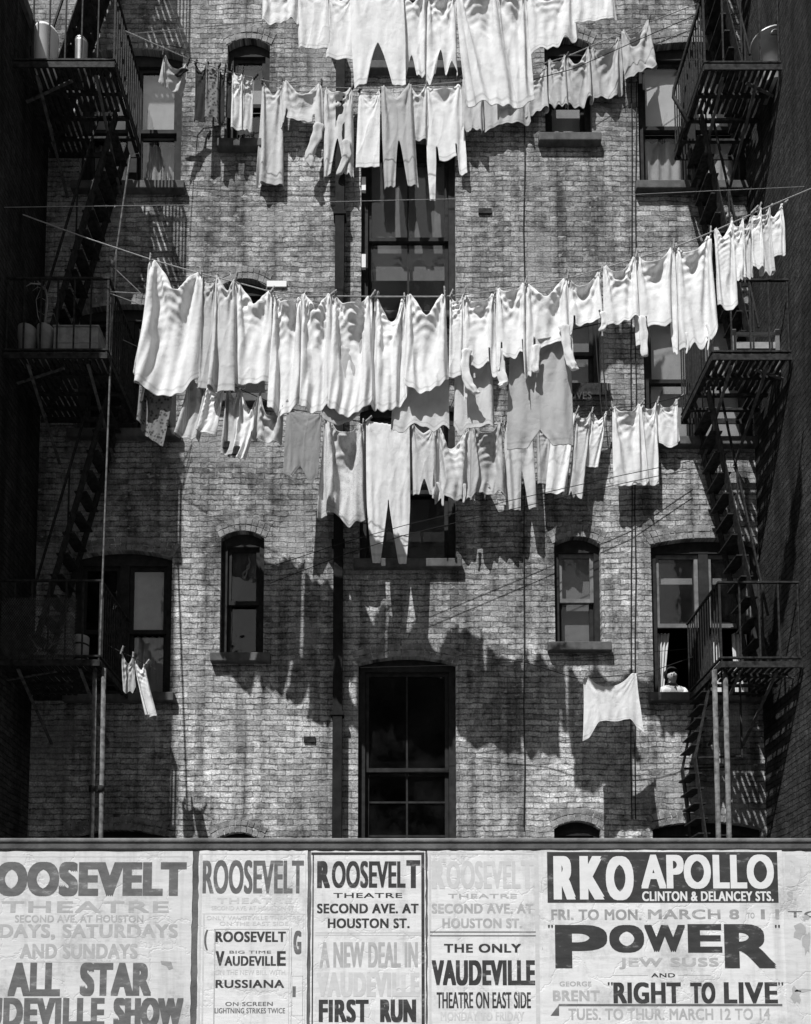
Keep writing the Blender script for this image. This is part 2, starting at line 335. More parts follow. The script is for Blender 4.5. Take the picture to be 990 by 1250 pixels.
def curtain(name, parent, xa0, xa1, xb0, xb1, zt, zb, y, mat, folds=6):
    v, f = [], []; nx, nz = 26, 8
    for j in range(nz+1):
        q = j/nz
        for i in range(nx+1):
            u = i/nx; x = (xa0+(xa1-xa0)*u)*(1-q)+(xb0+(xb1-xb0)*u)*q
            v.append((x, y+.018*math.sin(u*folds*6.28+q), zt+(zb-zt)*q))
    for j in range(nz):
        for i in range(nx): a = j*(nx+1)+i; f.append((a,a+1,a+nx+2,a+nx+1))
    return obj(name, v, f, mat, parent, True)
for (x0,x1,z0,z1,r,st) in ops:
    w = empty('window', ((x0+x1)/2, WY, z0), parent=ten)
    wide = x1-x0 > .9; stair = st.startswith('stair'); Y0 = WY+.075
    zs_ = z1-r
    # arch bricks
    if r:
        vm = MB(); nb = int((x1-x0+.16)/.074)
        for k in range(nb):
            for row in range(2):
                t0 = (k+.06)/nb; t1 = (k+.94)/nb
                ang = lambda t: (2*t-1)*.42
                def P(t, h):
                    xx = x0-.02+(x1-x0+.04)*t; zz = arcz(min(1,max(0,t)), z1, r)
                    return (xx+h*math.sin(ang(t)), zz+h*math.cos(ang(t)))
                h0 = .004+row*.088; h1 = h0+.084-random.random()*.02
                dy = .004+random.random()*.005; jt = lambda: random.uniform(-.006,.006)
                a,b,c,d = P(t0+jt(),h0),P(t1+jt(),h0),P(t1+jt(),h1),P(t0+jt(),h1)
                n = len(vm.v)
                for yy in (WY-dy, WY+.02): vm.v += [(q[0],yy,q[1]) for q in (a,b,c,d)]
                vm.f += [tuple(n+i for i in q) for q in ((0,1,2,3),(0,4,5,1),(1,5,6,2),(2,6,7,3),(3,7,4,0))]
        vm.build('brick_arch', M['voussoir'], w)
    # sill
    if z0 > 1.0 and not st == 'narrow_dark' or z0 > 5:
        e = .10 if not wide else .07
        MB().box((x0-e,WY-.09,z0-.11),(x1+e,WY+.1,z0+.004)).build('sill', M['stone'], w, bevel=.012)
    # frame with head board filling the arch
    fm = MB(); fw = .07 if not wide else .085
    g = .004
    fm.box((x0+g,Y0,z0+.005),(x0+fw,Y0+.12,zs_)).box((x1-fw,Y0,z0+.005),(x1-g,Y0+.12,zs_))
    n = 12; inner = zs_-.07
    for k in range(n):
        xa = x0+g+(x1-x0-2*g)*k/n; xb = x0+g+(x1-x0-2*g)*(k+1)/n
        za = arcz(k/n,z1,r)-.004; zb = arcz((k+1)/n,z1,r)-.004
        fm.quad((xa,Y0-.002,inner),(xb,Y0-.002,inner),(xb,Y0-.002,max(zb,inner+.01)),(xa,Y0-.002,max(za,inner+.01)))
    fm.quad((x0+g,Y0-.002,inner),(x0+g,Y0+.12,inner),(x1-g,Y0+.12,inner),(x1-g,Y0-.002,inner))
    cols = [(x0+fw, x1-fw)]
    if wide and not stair:
        xm = (x0+x1)/2; fm.box((xm-.06,Y0+.002,z0+.006),(xm+.06,Y0+.11,inner)); cols = [(x0+fw,xm-.06),(xm+.06,x1-fw)]
    fm.build('frame', M['darkwood'], w)
    zm = z0+(inner-z0)*.5
    sm = M['paintwood'] if st in ('wide_person','narrow_shade4') else M['darkwood']
    for ci, (a, b) in enumerate(cols):
        mull = 1 if stair else 0
        up = MB(); sash(up, a+.002, b-.002, zm-.02, inner-.002, Y0+.03, .045, .035, mull, 0 if stair else 0); up.build('upper_sash', sm, w)
        zlo = z0+.008
        if st == 'narrow_open' or (st == 'wide_person'): zlo = z0+.008
        lo = MB(); raised = st == 'wide_person'
        lz0, lz1 = (zm+.02, inner-.02) if raised else (zlo, zm+.035)
        sash(lo, a+.004, b-.004, lz0, lz1, Y0+.07, .045, .035, mull, 2 if st == 'stair_big' else 0); lo.build('lower_sash', M['darkwood'], w)
        MB().box((a+.04,Y0+.046,zm),(b-.04,Y0+.050,inner-.04)).build('pane', M['glass'], w)
        MB().box((a+.045,Y0+.086,lz0+.04),(b-.045,Y0+.090,lz1-.04)).build('pane', M['glass'], w)
        yb = Y0+.16
        def blind(zb, mat, y=yb, name='blind', zt=inner): return MB().box((a+.01,y,zb),(b-.01,y+.006,zt)).build(name, mat, w)
        if st == 'narrow_shade': blind(zm+.05, M['blind'])
        if st == 'narrow_shade2': blind(z0+.05, M['blind'])
        if st == 'narrow_shade3': blind(z0+.08, M['blindgray'])
        if st == 'narrow_shade4': blind(z0+.03, M['blindgray'])
        if st == 'stair2': blind(zm-.45, M['blindgray'])
        if st == 'wide_blind': blind(zm-.02, M['blind'], y=Y0+.115); curtain('curtain', w, a+.01, b-.01, a+.01, b-.01, zm, z0+.02, yb+.05, M['off'], 5)
        if st == 'wide_white':
            blind(zm+.0, M['blindwhite'], y=Y0+.115)
            curtain('curtain', w, a+.01, b-.01, a+.01, b-.01, zm-.02, z0+.03, yb+.03, M['curtain'], 4)
        if st == 'wide_mid': blind(z0+.12, M['blind'])
        if st == 'wide_dim': blind(zm+.2, M['blindgray'])
        if st == 'wide_slat':
            if ci == 1: blind(zm, M['blind'], y=Y0+.115); curtain('curtain', w, a+.01, b-.01, a+.01, b-.01, zm, z0+.02, yb+.0, M['off'], 5)
        if st == 'wide_person':
            MB().box((a+.01,Y0+.12,inner-.34),(b-.01,Y0+.126,inner-.26)).build('blind', M['blindwhite'], w)
            if ci == 0: curtain('curtain', w, a+.02, a+.20, a+.02, a+.10, zm-.05, z0+.02, Y0+.13, M['curtain'], 4)
            else:
                curtain('curtain', w, a+.0, a+.16, a+.0, a+.20, zm-.05, z0+.02, Y0+.13, M['curtain'], 3)
                curtain('curtain', w, b-.22, b-.02, b-.18, b-.02, zm-.05, z0+.02, Y0+.13, M['curtain'], 4)
# downpipe
pm = MB(); pa = pt(412,60,WY-.07); pb = pt(411,1100,WY-.07); pc = pt(408,-60,WY-.07)
pm.box((pb.x-.058,WY-.13,0),(pb.x+.058,WY-.012,pa.z)).box((pc.x-.05,WY-.12,pa.z),(pc.x+.045,WY-.015,17))
for z in (3,5.2,7.4,9.6,11.8): pm.box((pb.x-.08,WY-.14,z),(pb.x+.08,WY-.006,z+.05))
pm.build('downpipe', M['pipe'], ten)
# electrical down leads
for (px, y0, y1) in ((771, 80, 1000), (776, 100, 1000), (640, 130, 1010)):
    MB().tube([pt(px, y0+(y1-y0)*k/12, WY-.02)+Vector((random.uniform(-.012,.012),0,0)) for k in range(13)], .007, 6).build('conduit', M['wire'], ten)
# small vent and patch plates let into the wall
for (px,py,w_,h_,mt) in ((338,348,24,7,'enamel'),(444,226,5,16,'enamel'),(444,320,5,16,'enamel'),(592,259,16,6,'iron'),(378,903,14,7,'iron')):
    a = pt(px-w_/2,py+h_/2,WY); b = pt(px+w_/2,py-h_/2,WY)
    MB().box((a.x,WY-.022,a.z),(b.x,WY+.02,b.z)).build('wall_plate', M[mt], ten)
# --- side wings
LW, RW = -4.52, 4.62
lw = empty('side_building', (LW, 8.5, 0), 'dark brick side building along the left edge, in shade', 'building')
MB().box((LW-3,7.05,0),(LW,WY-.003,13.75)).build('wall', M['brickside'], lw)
MB().box((LW-3.05,7.0,13.75),(LW+.05,WY-.003,13.9)).build('coping', M['stone'], lw)
rw = empty('side_building', (RW, 8.5, 0), 'brick side building along the right edge with stair shadows on it', 'building')
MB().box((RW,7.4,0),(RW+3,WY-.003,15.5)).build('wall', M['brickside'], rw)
MB().box((RW-.05,7.35,15.5),(RW+3.05,WY-.003,15.65)).build('coping', M['stone'], rw)
# tenement row across the street, behind the camera: it shades the court and is what the window panes mirror
op = empty('street_tenement', (0,-17,0), 'dark tenement row facing the court from across the street', 'building')
MB().box((-30,-22,0),(30,-17,17.5)).build('wall', M['brickopp'], op)
for zf in range(5):
    for k in range(-9,10):
        f_ = MB().box((k*3.0-.5,-16.99,1.4+zf*3.2),(k*3.0+.5,-16.96,3.2+zf*3.2)).build('window', M['room'], op)
MB().box((-30.2,-22.2,17.5),(30.2,-16.6,18.0)).build('cornice', M['stone'], op)
# ------------------------------------------------------------------ fire escapes
def fire_escape(side, levels, label):
    if side < 0: xi, xo = pt(131,430,FY).x, LW+.02
    else: xi, xo = pt(880,805,FY).x, RW-.02
    fe = empty('fire_escape', ((xi+xo)/2, FY+.5, 0), label, 'fire escape')
    ins = 1 if side > 0 else -1     # direction from the inner edge to the outer edge
    lo, hi = min(xi,xo), max(xi,xo)
    for li, z in enumerate(levels):
        fm = MB()
        fm.box((lo,FY,z-.07),(hi,FY+.015,z)).box((lo,WY-.03,z-.07),(hi,WY-.015,z)).box((xi-.008,FY+.016,z-.07),(xi+.008,WY-.031,z))
        x = lo+.03
        ox0, ox1 = (xi+ins*.10, xi+ins*.62)
        while x < hi-.02:
            ya, yb = FY+.02, WY-.04
            inop = min(ox0,ox1) < x < max(ox0,ox1)
            if inop and li < len(levels): yb = FY+.52
            fm.box((x,ya,z-.028),(x+.045,yb,z-.006)); x += .073
        for y in (FY+.28, FY+.56, FY+.80): fm.box((lo+.02,y,z-.058),(hi-.02,y+.04,z-.030))
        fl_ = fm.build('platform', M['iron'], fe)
        rm = MB(); H = .93
        # front and inner side railing
        for h in (H, .05):
            rm.bar((lo,FY+.03,z+h),(hi,FY+.03,z+h),.03,.02)
            rm.bar((xi+ins*.012,FY+.03,z+h+.001),(xi+ins*.012,WY-.02,z+h+.001),.03,.02)
        nb = max(4, int((hi-lo)/.185))
        for k in range(nb+1):
            xx = lo+.02+(hi-lo-.04)*k/nb; rm.bar((xx,FY+.03,z+.0),(xx,FY+.03,z+H-.01),.016,.016)
        y = FY+.03
        while y < WY-.04:
            rm.bar((xi+ins*.012,y,z+.06),(xi+ins*.012,y,z+H-.01),.014,.014); y += .075
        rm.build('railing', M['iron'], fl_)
        bm_ = MB()
        for xx in (lo+.25, hi-.25):
            bm_.bar((xx,FY+.08,z-.075),(xx,WY-.01,z-.62),.035,.014)
        bm_.bar((xi+ins*.55,FY+.13,z-.085),(xi+ins*1.2,FY+.36,z-.085),.03,.012)
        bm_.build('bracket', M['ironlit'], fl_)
        if li < len(levels)-1:
            zu = levels[li+1]; sm_ = MB()
            xa, xb = xo-ins*.12, xi+ins*.16
            ya, yb = WY-.50, WY-.08
            for yy in (ya, yb): sm_.bar((xa,yy,z),(xb,yy,zu),.012,.12,(0,1,0) if False else (0,0,1))
            nt_ = 14
            for k in range(1, nt_):
                q = k/nt_; xx = xa+(xb-xa)*q; zz = z+(zu-z)*q
                sm_.box((xx-.075,ya+.008,zz-.008),(xx+.075,yb-.008,zz+.008))
            stt = sm_.build('stair', M['iron'], fe)
            hr = MB(); hr.bar((xa,ya-.01,z+.8),(xb,ya-.01,zu+.8),.022)
            for q in (.1,.5,.9): hr.bar((xa+(xb-xa)*q,ya-.01,z+(zu-z)*q),(xa+(xb-xa)*q,ya-.01,z+(zu-z)*q+.8),.016)
            hr.build('handrail', M['iron'], stt)
    return fe, xi, xo, ins
LZ = [pt(60,805,FY).z, pt(60,430,FY).z, pt(60,75,FY).z]; LZ.append(LZ[-1]+3.25)
RZ = [pt(920,807,FY).z, pt(920,432,FY).z, pt(920,78,FY).z]; RZ.append(RZ[-1]+3.25)
feL, LXI, LXO, _ = fire_escape(-1, LZ, 'iron fire escape with railed platforms in shade at the left edge')
feR, RXI, RXO, _ = fire_escape(1, RZ, 'black iron fire escape with slatted platforms at the right edge')
for px in (116, 127):
    p = pt(px, 805, FY+.08); q = pt(px-3, 1100, FY+.08)
    MB().tube([(p.x,p.y,LZ[0]-.07),(q.x,q.y,0)], .026, 10).build('post', M['ironlit'], feL, True)
for px, z_ in ((114.5,2.6),(114.8,4.0),(125.5,2.6),(125.8,4.0)):
    p = pt(px-.8, 900, FY+.08); MB().lathe((p.x,p.y,z_), [(.027,0),(.036,.004),(.036,.07),(.027,.074)], 12).build('post_collar', M['iron'], feL, True)
for px in (872, 885):
    p = pt(px, 815, FY+.08); q = pt(px+6, 1100, FY+.08)
    MB().tube([(p.x,p.y,RZ[0]-.07),(q.x,q.y,0)], .028, 10).build('post', M['ironlit'], feR, True)
# drop ladder below the right escape
dm = MB(); a0 = pt(848,925,9.4); b0 = pt(880,1090,9.4)
for dy in (0,.42): dm.bar((a0.x,9.4+dy,a0.z),(b0.x,9.4+dy,b0.z-.9),.014,.09)
for k in range(1,14):
    q = k/14; p = a0.lerp(b0-Vector((0,0,.9)), q); dm.box((p.x-.07,9.41,p.z-.008),(p.x+.07,9.81,p.z+.008))
for dy in (0,.42):
    dm.bar((a0.x,9.4+dy,a0.z-.02),(RXI+.05,9.4+dy,RZ[0]-.05),.014,.07); dm.bar((a0.x+.02,9.4+dy,a0.z),(RXI+.4,9.4+dy,a0.z+.02),.02)
dm.bar((RXI+.4,9.4,a0.z),(RXI+.4,9.4,RZ[0]-.06),.02); dm.bar((RXI+.4,9.82,a0.z),(RXI+.4,9.82,RZ[0]-.06),.02)
for k in range(1,6):
    q = k/6; dm.box((a0.x+(RXI+.05-a0.x)*q-.06,9.41,a0.z+(RZ[0]-a0.z)*q-.006),(a0.x+(RXI+.05-a0.x)*q+.06,9.81,a0.z+(RZ[0]-a0.z)*q+.006))
dm.build('drop_stair', M['iron'], feR)
# gooseneck hand hold at the top right escape
MB().tube([pt(854,5,FY+.1),pt(834,75,FY+.5),pt(823,108,FY+.62),pt(822,118,FY+.64),pt(826,124,FY+.62),pt(840,150,FY+.45)], .022, 10).build('grab_rail', M['iron'], feR, True)
# long pole on the left escape
tag(MB().tube([pt(159,190,9.3), pt(139,330,9.15), pt(125,715,8.85), pt(122,800,8.80)], .012, 8).build('clothes_pole', M['ironlit']), 'long thin leaning pole beside the left fire escape platforms', 'pole')
# ------------------------------------------------------------------ things kept on the fire escapes
def pot(px, y0, y1, w0, w1, Y, mat, name, label, cat, z, rim=True, group=None):
    c = pt(px, y1, Y); c.z = z; sc = Y/F; h = pt(px, y0, Y).z-z; r1 = w0/2*sc; r0 = w1/2*sc
    e = empty(name, c, label, cat, group)
    prof = [(r0*.96,0),(r0,.01),(r1*.99,h-.03),(r1,h-.028),(r1,h),(r1*.9,h),(r1*.86,h-.04),(r0*.8,.03)] if not rim else [(r0,0),(r0*1.0,.01),(r1*.93,h*.68),(r1*1.02,h*.69),(r1*1.02,h),(r1*.9,h),(r1*.84,h*.7),(r0*.8,.05)]
    MB().lathe(c, prof).build('body', M[mat], e, True)
    return e, c, h, r1
e,c,h,r = pot(56,43,73,31,28,9.17,'enamel','cooking_pot','white enamel cooking pot on the top left fire escape','pot',LZ[2],False)
MB().tube([c+Vector((-r*1.0,-.02,h*.75)),c+Vector((-r-.035,-.03,h*.7)),c+Vector((-r-.03,-.03,h*.5)),c+Vector((-r*.97,-.02,h*.48))],.007,6).build('handle', M['pipe'], e, True)
e,c,h,r = pot(99,53,74,16,15,9.09,'tin','tin_can','dull metal can beside the white pot on the top left fire escape','can',LZ[2],False)
MB().lathe(c+Vector((0,0,h)), [(r*1.02,0),(r*1.03,.012),(r*.9,.02),(.02,.026)]).build('lid', M['tin'], e, True)
e,c,h,r = pot(33,403,430,23,18,9.12,'terracotta','flower_pot','clay flower pot at the far left of the middle left platform','flower pot',LZ[1])
e,c2,h,r = pot(55,402,430,21,15,9.12,'terracotta','flower_pot','narrower clay flower pot between the other pot and the wooden box','flower pot',LZ[1])
MB().lathe(c2+Vector((0,0,h-.04)),[(r*.85,0),(r*.8,.012),(.01,.016)]).build('soil', M['bark'], e, True)
pl = empty('dry_plant', c2+Vector((0,0,h)), 'bare arching stem growing from the narrower clay flower pot', 'plant')
st_ = [pt(54,400,9.12),pt(56,385,9.12),pt(58,368,9.1),pt(56,354,9.08),pt(49,347,9.08),pt(38,346,9.06),pt(31,350,9.06)]
MB().tube(st_, [.013,.012,.011,.010,.009,.007,.004], 8).build('stem', M['bark'], pl, True)
tw = MB()
for i in range(9):
    b = st_[1+i%5]; a = random.uniform(-1,1)
    tw.tube([b, b+Vector((.12*a,random.uniform(-.05,.05),.05)), b+Vector((.20*a,random.uniform(-.08,.08),random.uniform(-.12,.12)))], [.004,.003,.001], 5)
tw.tube([pt(52,402,9.14),pt(46,385,9.14),pt(44,366,9.15),pt(50,352,9.15)], [.006,.005,.004,.002], 6)
tw.build('twig', M['bark'], pl)
a = pt(65,430,9.05); b = pt(120,399,9.05)
bx = empty('wooden_box', ((a.x+b.x)/2,9.2,LZ[1]), 'weathered wooden box on the middle left platform beside the pots', 'box')
bm = MB(); zz = LZ[1]; bh = b.z-zz
for k in range(2): bm.box((a.x,9.05,zz+.005+k*bh/2),(b.x,9.07,zz-.003+(k+1)*bh/2))
for xx in (a.x+.002, b.x-.022): bm.box((xx,9.071,zz),(xx+.02,9.32,zz+bh))
bm.box((a.x,9.321,zz),(b.x,9.34,zz+bh))
bm.build('side', M['crate'], bx); MB().box((a.x-.01,9.04,zz+bh+.002),(b.x+.01,9.35,zz+bh+.016)).build('lid', M['crate'], bx)
e,c,h,r = pot(99,778,803,19,17,9.2,'crate','small_tub','banded wooden tub on the lowest left platform','tub',LZ[0],False)
for q in (.25,.7): MB().lathe(c+Vector((0,0,h*q)),[(r*.96,0),(r*1.02,.002),(r*1.02,.02),(r*.96,.022)]).build('hoop', M['iron'], e, True)
# wire netting tied along the lowest left railing
wn = MB()
ax, bx_ = pt(0,800,FY+.01).x, pt(92,800,FY+.01).x; z0, z1 = LZ[0]+.01, LZ[0]+.72
n = 30
for i in range(-14, n):
    for sgn in (1,-1):
        xa = ax+(bx_-ax)*i/n; pts = []
        q0 = (xa, z0) if sgn > 0 else (xa, z1)
        dxz = (z1-z0)*.7
        xb = xa+dxz
        ta = max(0,(ax-xa)/dxz); tb = min(1,(bx_-xa)/dxz)
        if tb <= ta: continue
        f0 = lambda t: (xa+dxz*t, FY+.006+(.003 if sgn > 0 else -.003), (z0+(z1-z0)*t) if sgn > 0 else (z1-(z1-z0)*t))
        wn.bar(f0(ta), f0(tb), .0035)
tag(wn.build('wire_netting', M['ironlit']), 'diamond wire netting tied to the lowest left railing', 'netting')
# leafy plant behind the netting
pg = empty('potted_plant', pt(52,800,9.25), 'scraggly potted plant behind the netting on the lowest left platform', 'plant')
c = pt(52,800,9.25); c.z = LZ[0]
MB().lathe(c,[(.07,0),(.095,.14),(.10,.14),(.10,.18),(.085,.18),(.08,.12)]).build('pot', M['terracotta'], pg, True)
sm_ = MB(); lf = MB()
for i in range(7):
    a = i*.9; top = c+Vector((.16*math.cos(a),.12*math.sin(a),.34+.08*math.sin(i*2.1)))
    sm_.tube([c+Vector((0,0,.13)), c+Vector((.06*math.cos(a),.05*math.sin(a),.26)), top], [.006,.005,.002], 6)
    for k in range(5):
        q = c.lerp(top, .5+.12*k)+Vector((random.uniform(-.05,.05),random.uniform(-.05,.05),random.uniform(.0,.07)))
        d = Vector((random.uniform(-1,1),random.uniform(-1,1),random.uniform(-.4,.6))).normalized()*.05; s_ = d.cross(Vector((.3,.2,1))).normalized()*.018
        lf.quad(q, q+d*.5+s_, q+d, q+d*.5-s_)
sm_.build('stem', M['bark'], pg); lf.build('foliage', M['leaf'], pg)
# wash tub
c = pt(943,78,9.3); c.z = RZ[2]; sc = 9.3/F; TUBY = 9.24; c = pt(943,78,TUBY); c.z = RZ[2]
wt = empty('wash_tub', c, 'galvanised oval wash tub standing on the top right fire escape', 'wash tub')
R0 = 26*sc; h = pt(943,52,TUBY).z-c.z
MB().lathe(c,[(R0*.82,0),(R0*.84,.01),(R0*.99,h-.02),(R0*1.02,h-.02),(R0*1.03,h),(R0*.97,h),(R0*.8,.03)],32,1,.75).build('body', M['zinc'], wt, True)
hc = c+Vector((-.05,-R0*.75,h*.78))
MB().tube([hc+Vector((.055*math.cos(a),-.02-.01*math.sin(a),.04*math.sin(a))) for a in [math.pi*k/8 for k in range(9)]]+[hc+Vector((-.055,-.01,0)),hc+Vector((.055,-.01,0))],.007,6).build('handle', M['zinc'], wt, True)
# slatted rack
a = pt(893,430,9.25); b = pt(950,404,9.25); zz = RZ[1]; rh = b.z-zz
rk = empty('wooden_rack', ((a.x+b.x)/2,9.3,zz), 'low wooden rack of two posts and pale rails on the middle right platform', 'rack')
for xx in (a.x, b.x-.05): MB().box((xx,9.22,zz),(xx+.05,9.27,zz+rh)).build('post', M['wood'], rk, bevel=.004)
for zq, hh in ((rh-.07,.035),(rh-.24,.08)): MB().box((a.x+.051,9.225,zz+zq),(b.x-.051,9.25,zz+zq+hh)).build('rail', M['crate'], rk)
# pans on the middle right stair landing window ledge
for (px,py,w_,lab) in ((905,488,11,'small bright metal jar on the shaded ledge below the middle right platform'),(882,503,20,'shallow metal pan on the shaded ledge below the middle right platform')):
    pass
# sign board under the middle right narrow window
a = pt(688,489,WY-.03); b = pt(738,475,WY-.03)
sg = empty('sign_board', ((a.x+b.x)/2, WY-.1, a.z), 'dark sign board with dim letters below the narrow window behind the grey shirt', 'sign')
MB().box((a.x,WY-.135,a.z),(b.x,WY-.10,b.z)).build('board', M['iron'], sg)
# ------------------------------------------------------------------ lettering
def text_mesh(name, s, rect, Y, wt, mat, parent, shear=0, sp_=1.0):
    x0,y0,x1,y1 = rect
    p0 = pt(x0, y1, Y); p1 = pt(x1, y0, Y); Wd, Hd = p1.x-p0.x, p1.z-p0.z
    cu = bpy.data.curves.new(name, 'FONT'); cu.body = s; cu.size = 1; cu.space_character = 1.0+.12*min(1,wt/.06); cu.fill_mode = 'FRONT'; cu.resolution_u = 5
    to = bpy.data.objects.new(name, cu); COL.objects.link(to)
    dg = bpy.context.evaluated_depsgraph_get(); dg.update()
    me = bpy.data.meshes.new_from_object(to.evaluated_get(dg))
    A = np.array([v.co[:2] for v in me.vertices]); fs0 = [tuple(p.vertices) for p in me.polygons]
    bpy.data.objects.remove(to); bpy.data.curves.remove(cu); bpy.data.meshes.remove(me)
    b0, b1 = A.min(0), A.max(0)
    rx = wt*Hd; rv = wt*Hd*.55
    nch = max(1, len(s.replace(' ','')))
    rx = min(rx, .115*Wd/len(s))
    kx = (Wd-2*rx)/(b1[0]-b0[0]); ky = (Hd-2*rv)/(b1[1]-b0[1])
    stem = .07*kx; stv = .06*ky
    nx = min(9, int(math.ceil(2*rx/(stem*.9)))+1); nz = min(4, int(math.ceil(2*rv/(stv*.9)))+1)
    vs, fs = [], []; k = 0
    for i in range(nx):
        for j in range(nz):
            sx = rx*(2*i/(nx-1)-1) if nx > 1 else 0; sz = rv*(2*j/(nz-1)-1) if nz > 1 else 0
            n = len(vs)
            vs += [(p0.x+rx+sx+(a[0]-b0[0])*kx, Y-k*.000015, p0.z+rv+sz+(a[1]-b0[1])*ky) for a in A]
            fs += [tuple(n+q for q in f) for f in fs0]; k += 1
    return obj(name, vs, fs, mat, parent)
text_mesh('lettering', 'OVES', (694,478,722,487), WY-.137, .02, M['signink'], sg)
# ------------------------------------------------------------------ fence and posters
FEN = 4.80
fa = pt(-200,1029,FEN)
fe_ = empty('fence', (0,FEN,0), 'board fence pasted with theatre posters across the foreground', 'fence')
fb = MB(); x = -5.2
zt = pt(480,1031,FEN).z
while x < 5.2:
    fb.box((x,FEN+.012,.0),(x+.192,FEN+.035+random.random()*.004,zt)); x += .195
fb.build('board', M['fence'], fe_)
zc0 = pt(480,1036.5,FEN).z; zc1 = pt(480,1023,FEN).z
MB().box((-5.2,FEN+.003,zc0),(5.2,FEN+.07,zc1-.025)).build('rail', M['coping'], fe_, bevel=.006)
MB().box((-5.2,FEN-.006,zc1-.0245),(5.2,FEN+.085,zc1)).build('coping', M['copingtop'], fe_, bevel=.008)
for xp in (-4.5,-2.2,.1,2.4,4.6): MB().box((xp,FEN+.04,0),(xp+.1,FEN+.14,zt)).build('post', M['fence'], fe_)
def poster(x0,x1,y0,y1,label,mat='paper',dy=0.0, seed=0):
    a = pt(x0,y1,FEN); b = pt(x1,y0,FEN)
    v,f = [],[]; nx,nz = 28,28; r_ = random.Random(seed)
    ph = [r_.uniform(0,6) for _ in range(6)]
    for j in range(nz+1):
        for i in range(nx+1):
            u,w_ = i/nx, j/nz
            x = a.x+(b.x-a.x)*u; z = a.z+(b.z-a.z)*w_
            if i in (0,nx): x += r_.uniform(-.003,.003)
            if j in (0,nz): z += r_.uniform(-.003,.003)
            v.append((x, FEN+.0085-dy, z))
    for j in range(nz):
        for i in range(nx): k = j*(nx+1)+i; f.append((k,k+1,k+nx+2,k+nx+1))
    n0 = len(v)
    o = obj('poster', v, f, M[mat]); tag(o, label, 'poster')
    sm = o.modifiers.new('solid','SOLIDIFY'); sm.thickness = .0015; sm.offset = -1
    return o
PY = FEN+.0085
def T(o, s, rect, wt, ink, dy=0.0, sp_=1.0): return text_mesh('lettering', s, rect, PY-dy-.0007, wt, M[ink], o, 0, sp_)
def R(o, rect, ink, dy=0.0, name='printed_rule'):
    a = pt(rect[0],rect[3],PY-dy-.0006); b = pt(rect[2],rect[1],PY-dy-.0006)
    return MB().quad((a.x,a.y,a.z),(b.x,a.y,a.z),(b.x,a.y,b.z),(a.x,a.y,b.z)).build(name, M[ink], o)
def frame(o, x0,y0,x1,y1,w,ink,dy=0.0):
    m_ = MB()
    for (p,q,r_,s_) in ((x0,y0,x1,y0+w),(x0,y1-w,x1,y1),(x0,y0+w,x0+w,y1-w),(x1-w,y0+w,x1,y1-w)):
        a = pt(p,s_,PY-dy-.0006); b = pt(r_,q,PY-dy-.0006)
        m_.quad((a.x,a.y,a.z),(b.x,a.y,a.z),(b.x,a.y,b.z),(a.x,a.y,b.z))
    m_.build('printed_border', M[ink], o)
YB = 1300
p = poster(-95,235,1039,YB,'wide poster with fat grey headline letters at the far left of the fence','paperold',0,1)
T(p,'ROOSEVELT',(-34,1052,228,1094),.085,'inkmid'); T(p,'THEATRE',(2,1100,206,1114),.06,'inkfade'); T(p,'SECOND AVE. AT HOUSTON',(18,1117,175,1126),.03,'inkfade')
T(p,'FRIDAYS, SATURDAYS',(-36,1128,217,1147),.05,'inkfade'); T(p,'AND SUNDAYS',(24,1152,168,1170),.05,'inkfade')
T(p,'ALL',(9,1175,74,1216),.08,'inkmid'); T(p,'STAR',(97,1175,185,1216),.08,'inkmid'); T(p,'VAUDEVILLE',(-66,1218,128,1254),.07,'inkmid'); T(p,'SHOW',(138,1218,224,1254),.07,'inkmid')
R(p,(2,1045,230,1046.2),'inkpale'); R(p,(30,1174,215,1174.6),'inkpale')
pts = [pt(x_,y_,PY-.001) for x_,y_ in ((196,1173),(209,1174),(211,1182),(206,1184),(203,1179),(197,1177))]; MB().quad(*pts[::-1]).build('torn_patch', M['inkpink'], p)
p = poster(238.5,375.5,1038,YB,'narrow pale bordered poster with a small bill pasted over its lower half','paper',.0,2)
frame(p,243,1042,373,1290,1.2,'inkpale')
T(p,'ROOSEVELT',(247,1050,371,1091),.025,'inkmid'); T(p,'THEATRE',(265,1096,356,1103),.06,'inkpale'); T(p,'SECOND AVE. AT HOUSTON ST.',(258,1106,360,1111),.01,'inkpale')
frame(p,247,1115,370,1290,.9,'inkpale'); T(p,'ONLY VAUDEVILLE THEATRE',(252,1118,366,1123),.01,'inkpale'); T(p,'ON THE EAST SIDE',(268,1125,352,1130),.01,'inkpale')
T(p,'G',(358,1136,368,1165),.06,'inkmid'); T(p,'(',(249,1135,254,1160),.03,'inkmid'); T(p,'I',(357,1204,361,1217),.03,'inkmid'); frame(p,356,1191,370,1240,.8,'inkpale')
q = poster(258,355.5,1132,YB,'small dark lettered bill pasted over the narrow pale poster','paper',.003,3)
frame(q,261,1134,353,1290,.9,'inkfade',.003)
T(q,'ROOSEVELT',(263,1137,349,1150),.05,'ink',.003); T(q,'BIG TIME',(280,1160.5,331,1164),.02,'inkmid',.003)
T(q,'V',(263,1161,274,1179),.05,'ink',.003); T(q,'AUDEVILL',(274,1167,337,1179),.05,'ink',.003); T(q,'E',(338,1161,349,1179),.05,'ink',.003)
T(q,'ON THE NEW BILL WITH',(262,1184,348,1190),.005,'inkpale',.003); T(q,'RUSSIANA',(263,1196,347,1206),.05,'ink',.003); T(q,'ON SCREEN',(275,1223,333,1228),.03,'inkmid',.003); T(q,'LIGHTNING STRIKES TWICE',(262,1230.5,348,1237),.02,'inkmid',.003)
p = poster(378,519.5,1038.5,YB,'poster framed by a heavy black border','paper',.001,4)
